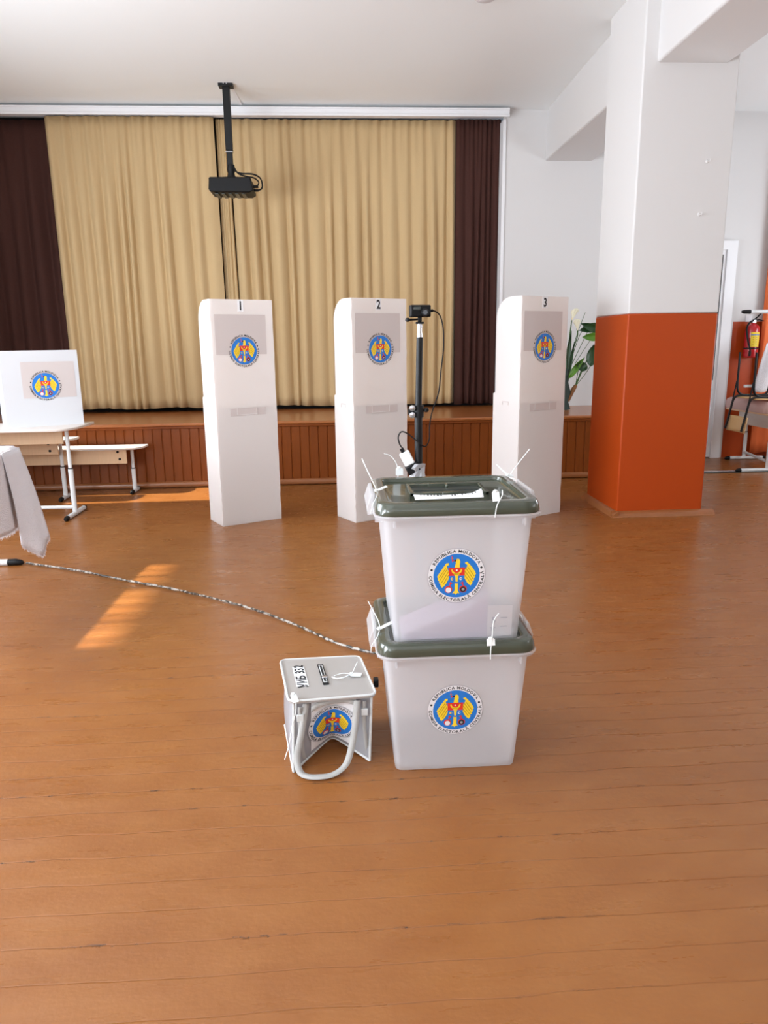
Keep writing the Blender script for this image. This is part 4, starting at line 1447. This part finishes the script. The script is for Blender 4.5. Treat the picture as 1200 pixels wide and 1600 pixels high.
# ------------------------------------------------------------------ far right: desk, bundle, upturned desk and chair, extinguisher
rd = thing('school_desk', 'pale school desk by the white door carrying an upturned chair', 'desk', (0, 0, 0))
MB().prism([(4.56, 7.52, 0.60), (4.62, 7.48, 0.60), (5.2, 7.48, 0.60), (5.2, 8.44, 0.60), (4.60, 8.44, 0.60), (4.56, 8.40, 0.60)], (0, 0, 0.02)).build('tabletop', M['wood_panel'], rd, bevel=0.004)
MB().box(4.70, 4.718, 7.58, 8.36, 0.44, 0.60).build('apron_panel', M['laminate'], rd, bevel=0.002)
for (yy, x0_, x1_, xl) in ((7.555, 4.27, 4.95, 4.62), (8.40, 4.60, 5.1, 4.83)):
    t_leg(rd, xl, yy, x0_, x1_, 0.60, along='x')
MB().tube([(4.66, 7.555, 0.09), (4.83, 8.40, 0.09)], 0.015, 10).build('crossbar', M['metal_white'], rd)
bd = MB()


def bundle_z(u, v):
    return 0.735 + 0.012 * math.sin(7 * u + 3 * v) + 0.008 * math.sin(19 * v)


rings = []
for (z, off) in ((0.6205, 0.01), (0.64, 0.0), (0.70, -0.008), (0.735, 0.004), (0.75, 0.03)):
    ring_ = rrect(4.84, 7.99, 0.30 - off, 0.43 - off, 0.05, z, 5)
    ring_ = [(x + 0.01 * math.sin(9 * y + 20 * z), y, zz + (0.006 * math.sin(23 * y) if z > 0.63 else 0)) for x, y, zz in ring_]
    rings.append(ring_)
bd.loft(rings)
tag(bd.build('wrapped_bundle', M['film'], smooth=60), 'flat bundle wrapped in clear pinkish film on the desk by the door', 'bundle')
# upturned desk
ud = thing('school_desk', 'upturned white-legged desk lying on the wrapped bundle, feet up', 'desk', (0, 0, 0))
MB().box(4.72, 5.25, 7.98, 8.38, 0.757, 0.777).build('tabletop', M['wood_panel'], ud, bevel=0.004)
lg = MB().tube([(4.97, 8.2, 0.777), (4.97, 8.2, 1.70)], 0.018, 12).build('leg', M['metal_white'], ud)
MB().tube([(4.60, 8.2, 1.70), (5.22, 8.2, 1.70)], 0.022, 12).build('foot_bar', M['metal_white'], lg)
MB().tube([(4.53, 8.2, 1.702), (4.555, 8.2, 1.70), (4.63, 8.2, 1.70)], [0.012, 0.021, 0.0235], 12).build('end_cap', M['black'], lg)
MB().box(4.63, 5.2, 8.17, 8.2, 0.865, 0.895).build('crossbar', M['metal_white'], ud, bevel=0.004)
# cloth hanging over the upturned desk
hc = MB().grid(12, 16, lambda u, v: (4.74 + 0.26 * u + (0.06 - 0.10 * v) * (1 - u), 8.10 + 0.02 * math.sin(9 * u + 2 * v), 1.36 - 0.53 * v - 0.02 * math.sin(6 * u)))
tag(hc.build('white_cloth', M['terry'], smooth=180, solid=0.004), 'white cloth hanging from the upturned desk at the right edge', 'cloth')
# upturned chair
uc = thing('school_chair', 'upturned plywood chair with black tube frame on the desk by the door', 'chair', (0, 0, 0))
for yy in (7.62, 7.95):
    fr_ = MB()
    fr_.tube(smooth_path([(4.325, yy, 0.43), (4.345, yy, 0.53), (4.37, yy, 0.66), (4.385, yy, 0.735), (4.41, yy, 0.778), (4.46, yy, 0.793), (4.6, yy, 0.793), (4.78, yy, 0.793)], 6), 0.012, 10)
    fr_.build('back_frame', M['matte_black'], uc)
    MB().tube(smooth_path([(4.415, yy, 1.265), (4.418, yy, 1.1), (4.42, yy, 0.92), (4.435, yy, 0.84), (4.48, yy, 0.805), (4.54, yy, 0.797)], 6), 0.0115, 10).build('leg', M['matte_black'], uc)
    MB().tube(smooth_path([(4.80, yy, 1.265), (4.79, yy, 1.0), (4.78, yy, 0.86), (4.76, yy, 0.81), (4.72, yy, 0.797)], 6), 0.0115, 10).build('leg', M['matte_black'], uc)
    MB().tube([(4.41, yy, 0.95), (4.375, yy, 0.69)], 0.008, 8).build('brace', M['matte_black'], uc)
MB().tube([(4.6, 7.62, 0.793), (4.6, 7.95, 0.793)], 0.01, 8).build('cross_tube', M['matte_black'], uc)
MB().grid(10, 8, lambda u, v: (4.44 + 0.37 * u, 7.60 + 0.37 * v, 0.768 + 0.008 * math.cos(3 * u))).build('seat', M['plywood'], uc, smooth=180, solid=0.012)
MB().grid(10, 6, lambda u, v: (4.352 + 0.02 * v + 0.02 * math.sin(math.pi * u), 7.60 + 0.37 * u, 0.41 + 0.17 * v)).build('backrest', M['plywood'], uc, smooth=180, solid=0.01)

fe = thing('fire_extinguisher', 'red fire extinguisher with yellow label on the wall beside the door', 'fire extinguisher', (4.85, BACKY - 0.095, 1.19))
MB().lathe([(0.065, 0.0), (0.078, 0.012), (0.08, 0.03), (0.08, 0.31), (0.075, 0.345), (0.05, 0.375), (0.025, 0.385), (0.022, 0.40)], (0, 0, 0), 28).build('cylinder', M['ext_red'], fe)
lbm = MB()
lbm.grid(12, 2, lambda u, v: (0.0812 * math.sin(R(-38 + 76 * u)) + 0.0, -0.0812 * math.cos(R(-38 + 76 * u)), 0.125 + 0.165 * v))
lbo = lbm.build('label', M['ext_label'], fe, smooth=180)
lm = MB()
lm.grid(12, 2, lambda u, v: (0.0818 * math.sin(R(-38 + 76 * u)), -0.0818 * math.cos(R(-38 + 76 * u)), 0.255 + 0.01 * v))
lm.build('label_stripe', M['blue'], lbo, smooth=180)
lm = MB()
for k in range(4):
    for j in range(2):
        a0 = -22 + 26 * j
        lm.add([(0.0818 * math.sin(R(a0 + d)), -0.0818 * math.cos(R(a0 + d)), 0.15 + 0.025 * k + h) for d, h in ((0, 0), (9, 0), (9, 0.01), (0, 0.01))], [(0, 1, 2, 3)])
lm.build('label_marks', M['ochre'], lbo, smooth=None)
MB().lathe([(0.0812, 0.10), (0.0815, 0.102), (0.0815, 0.112), (0.0812, 0.114)], (0, 0, 0), 28).build('strap', M['black'], fe)
MB().box(-0.02, 0.025, -0.02, 0.02, 0.395, 0.43).build('valve', M['steel'], fe, bevel=0.004)
MB().tube(smooth_path([(-0.02, -0.01, 0.42), (0.03, -0.015, 0.455), (0.07, -0.02, 0.50), (0.105, -0.02, 0.515)], 5), 0.008, 8).tube([(0.0, -0.012, 0.425), (0.06, -0.02, 0.43), (0.11, -0.02, 0.415)], 0.006, 8).build('handle', M['black'], fe)
MB().tube(smooth_path([(-0.01, -0.02, 0.42), (-0.06, -0.03, 0.40), (-0.095, -0.04, 0.33), (-0.085, -0.07, 0.2), (-0.06, -0.085, 0.1), (-0.058, -0.088, 0.06)], 6), 0.010, 8).build('hose', M['black'], fe)
MB().tube([(-0.058, -0.088, 0.07), (-0.058, -0.088, 0.02)], 0.014, 10).build('nozzle', M['black'], fe)
MB().box(-0.03, 0.03, 0.07, 0.0949, 0.22, 0.28).build('wall_bracket', M['black'], fe)
sw = MB().box(4.80, 4.88, BACKY - 0.012, BACKY - 0.0005, 1.60, 1.68)
swo = tag(sw.build('light_switch', M['emb_white'], bevel=0.004), 'small white switch plate on the wall just above the extinguisher', 'switch')
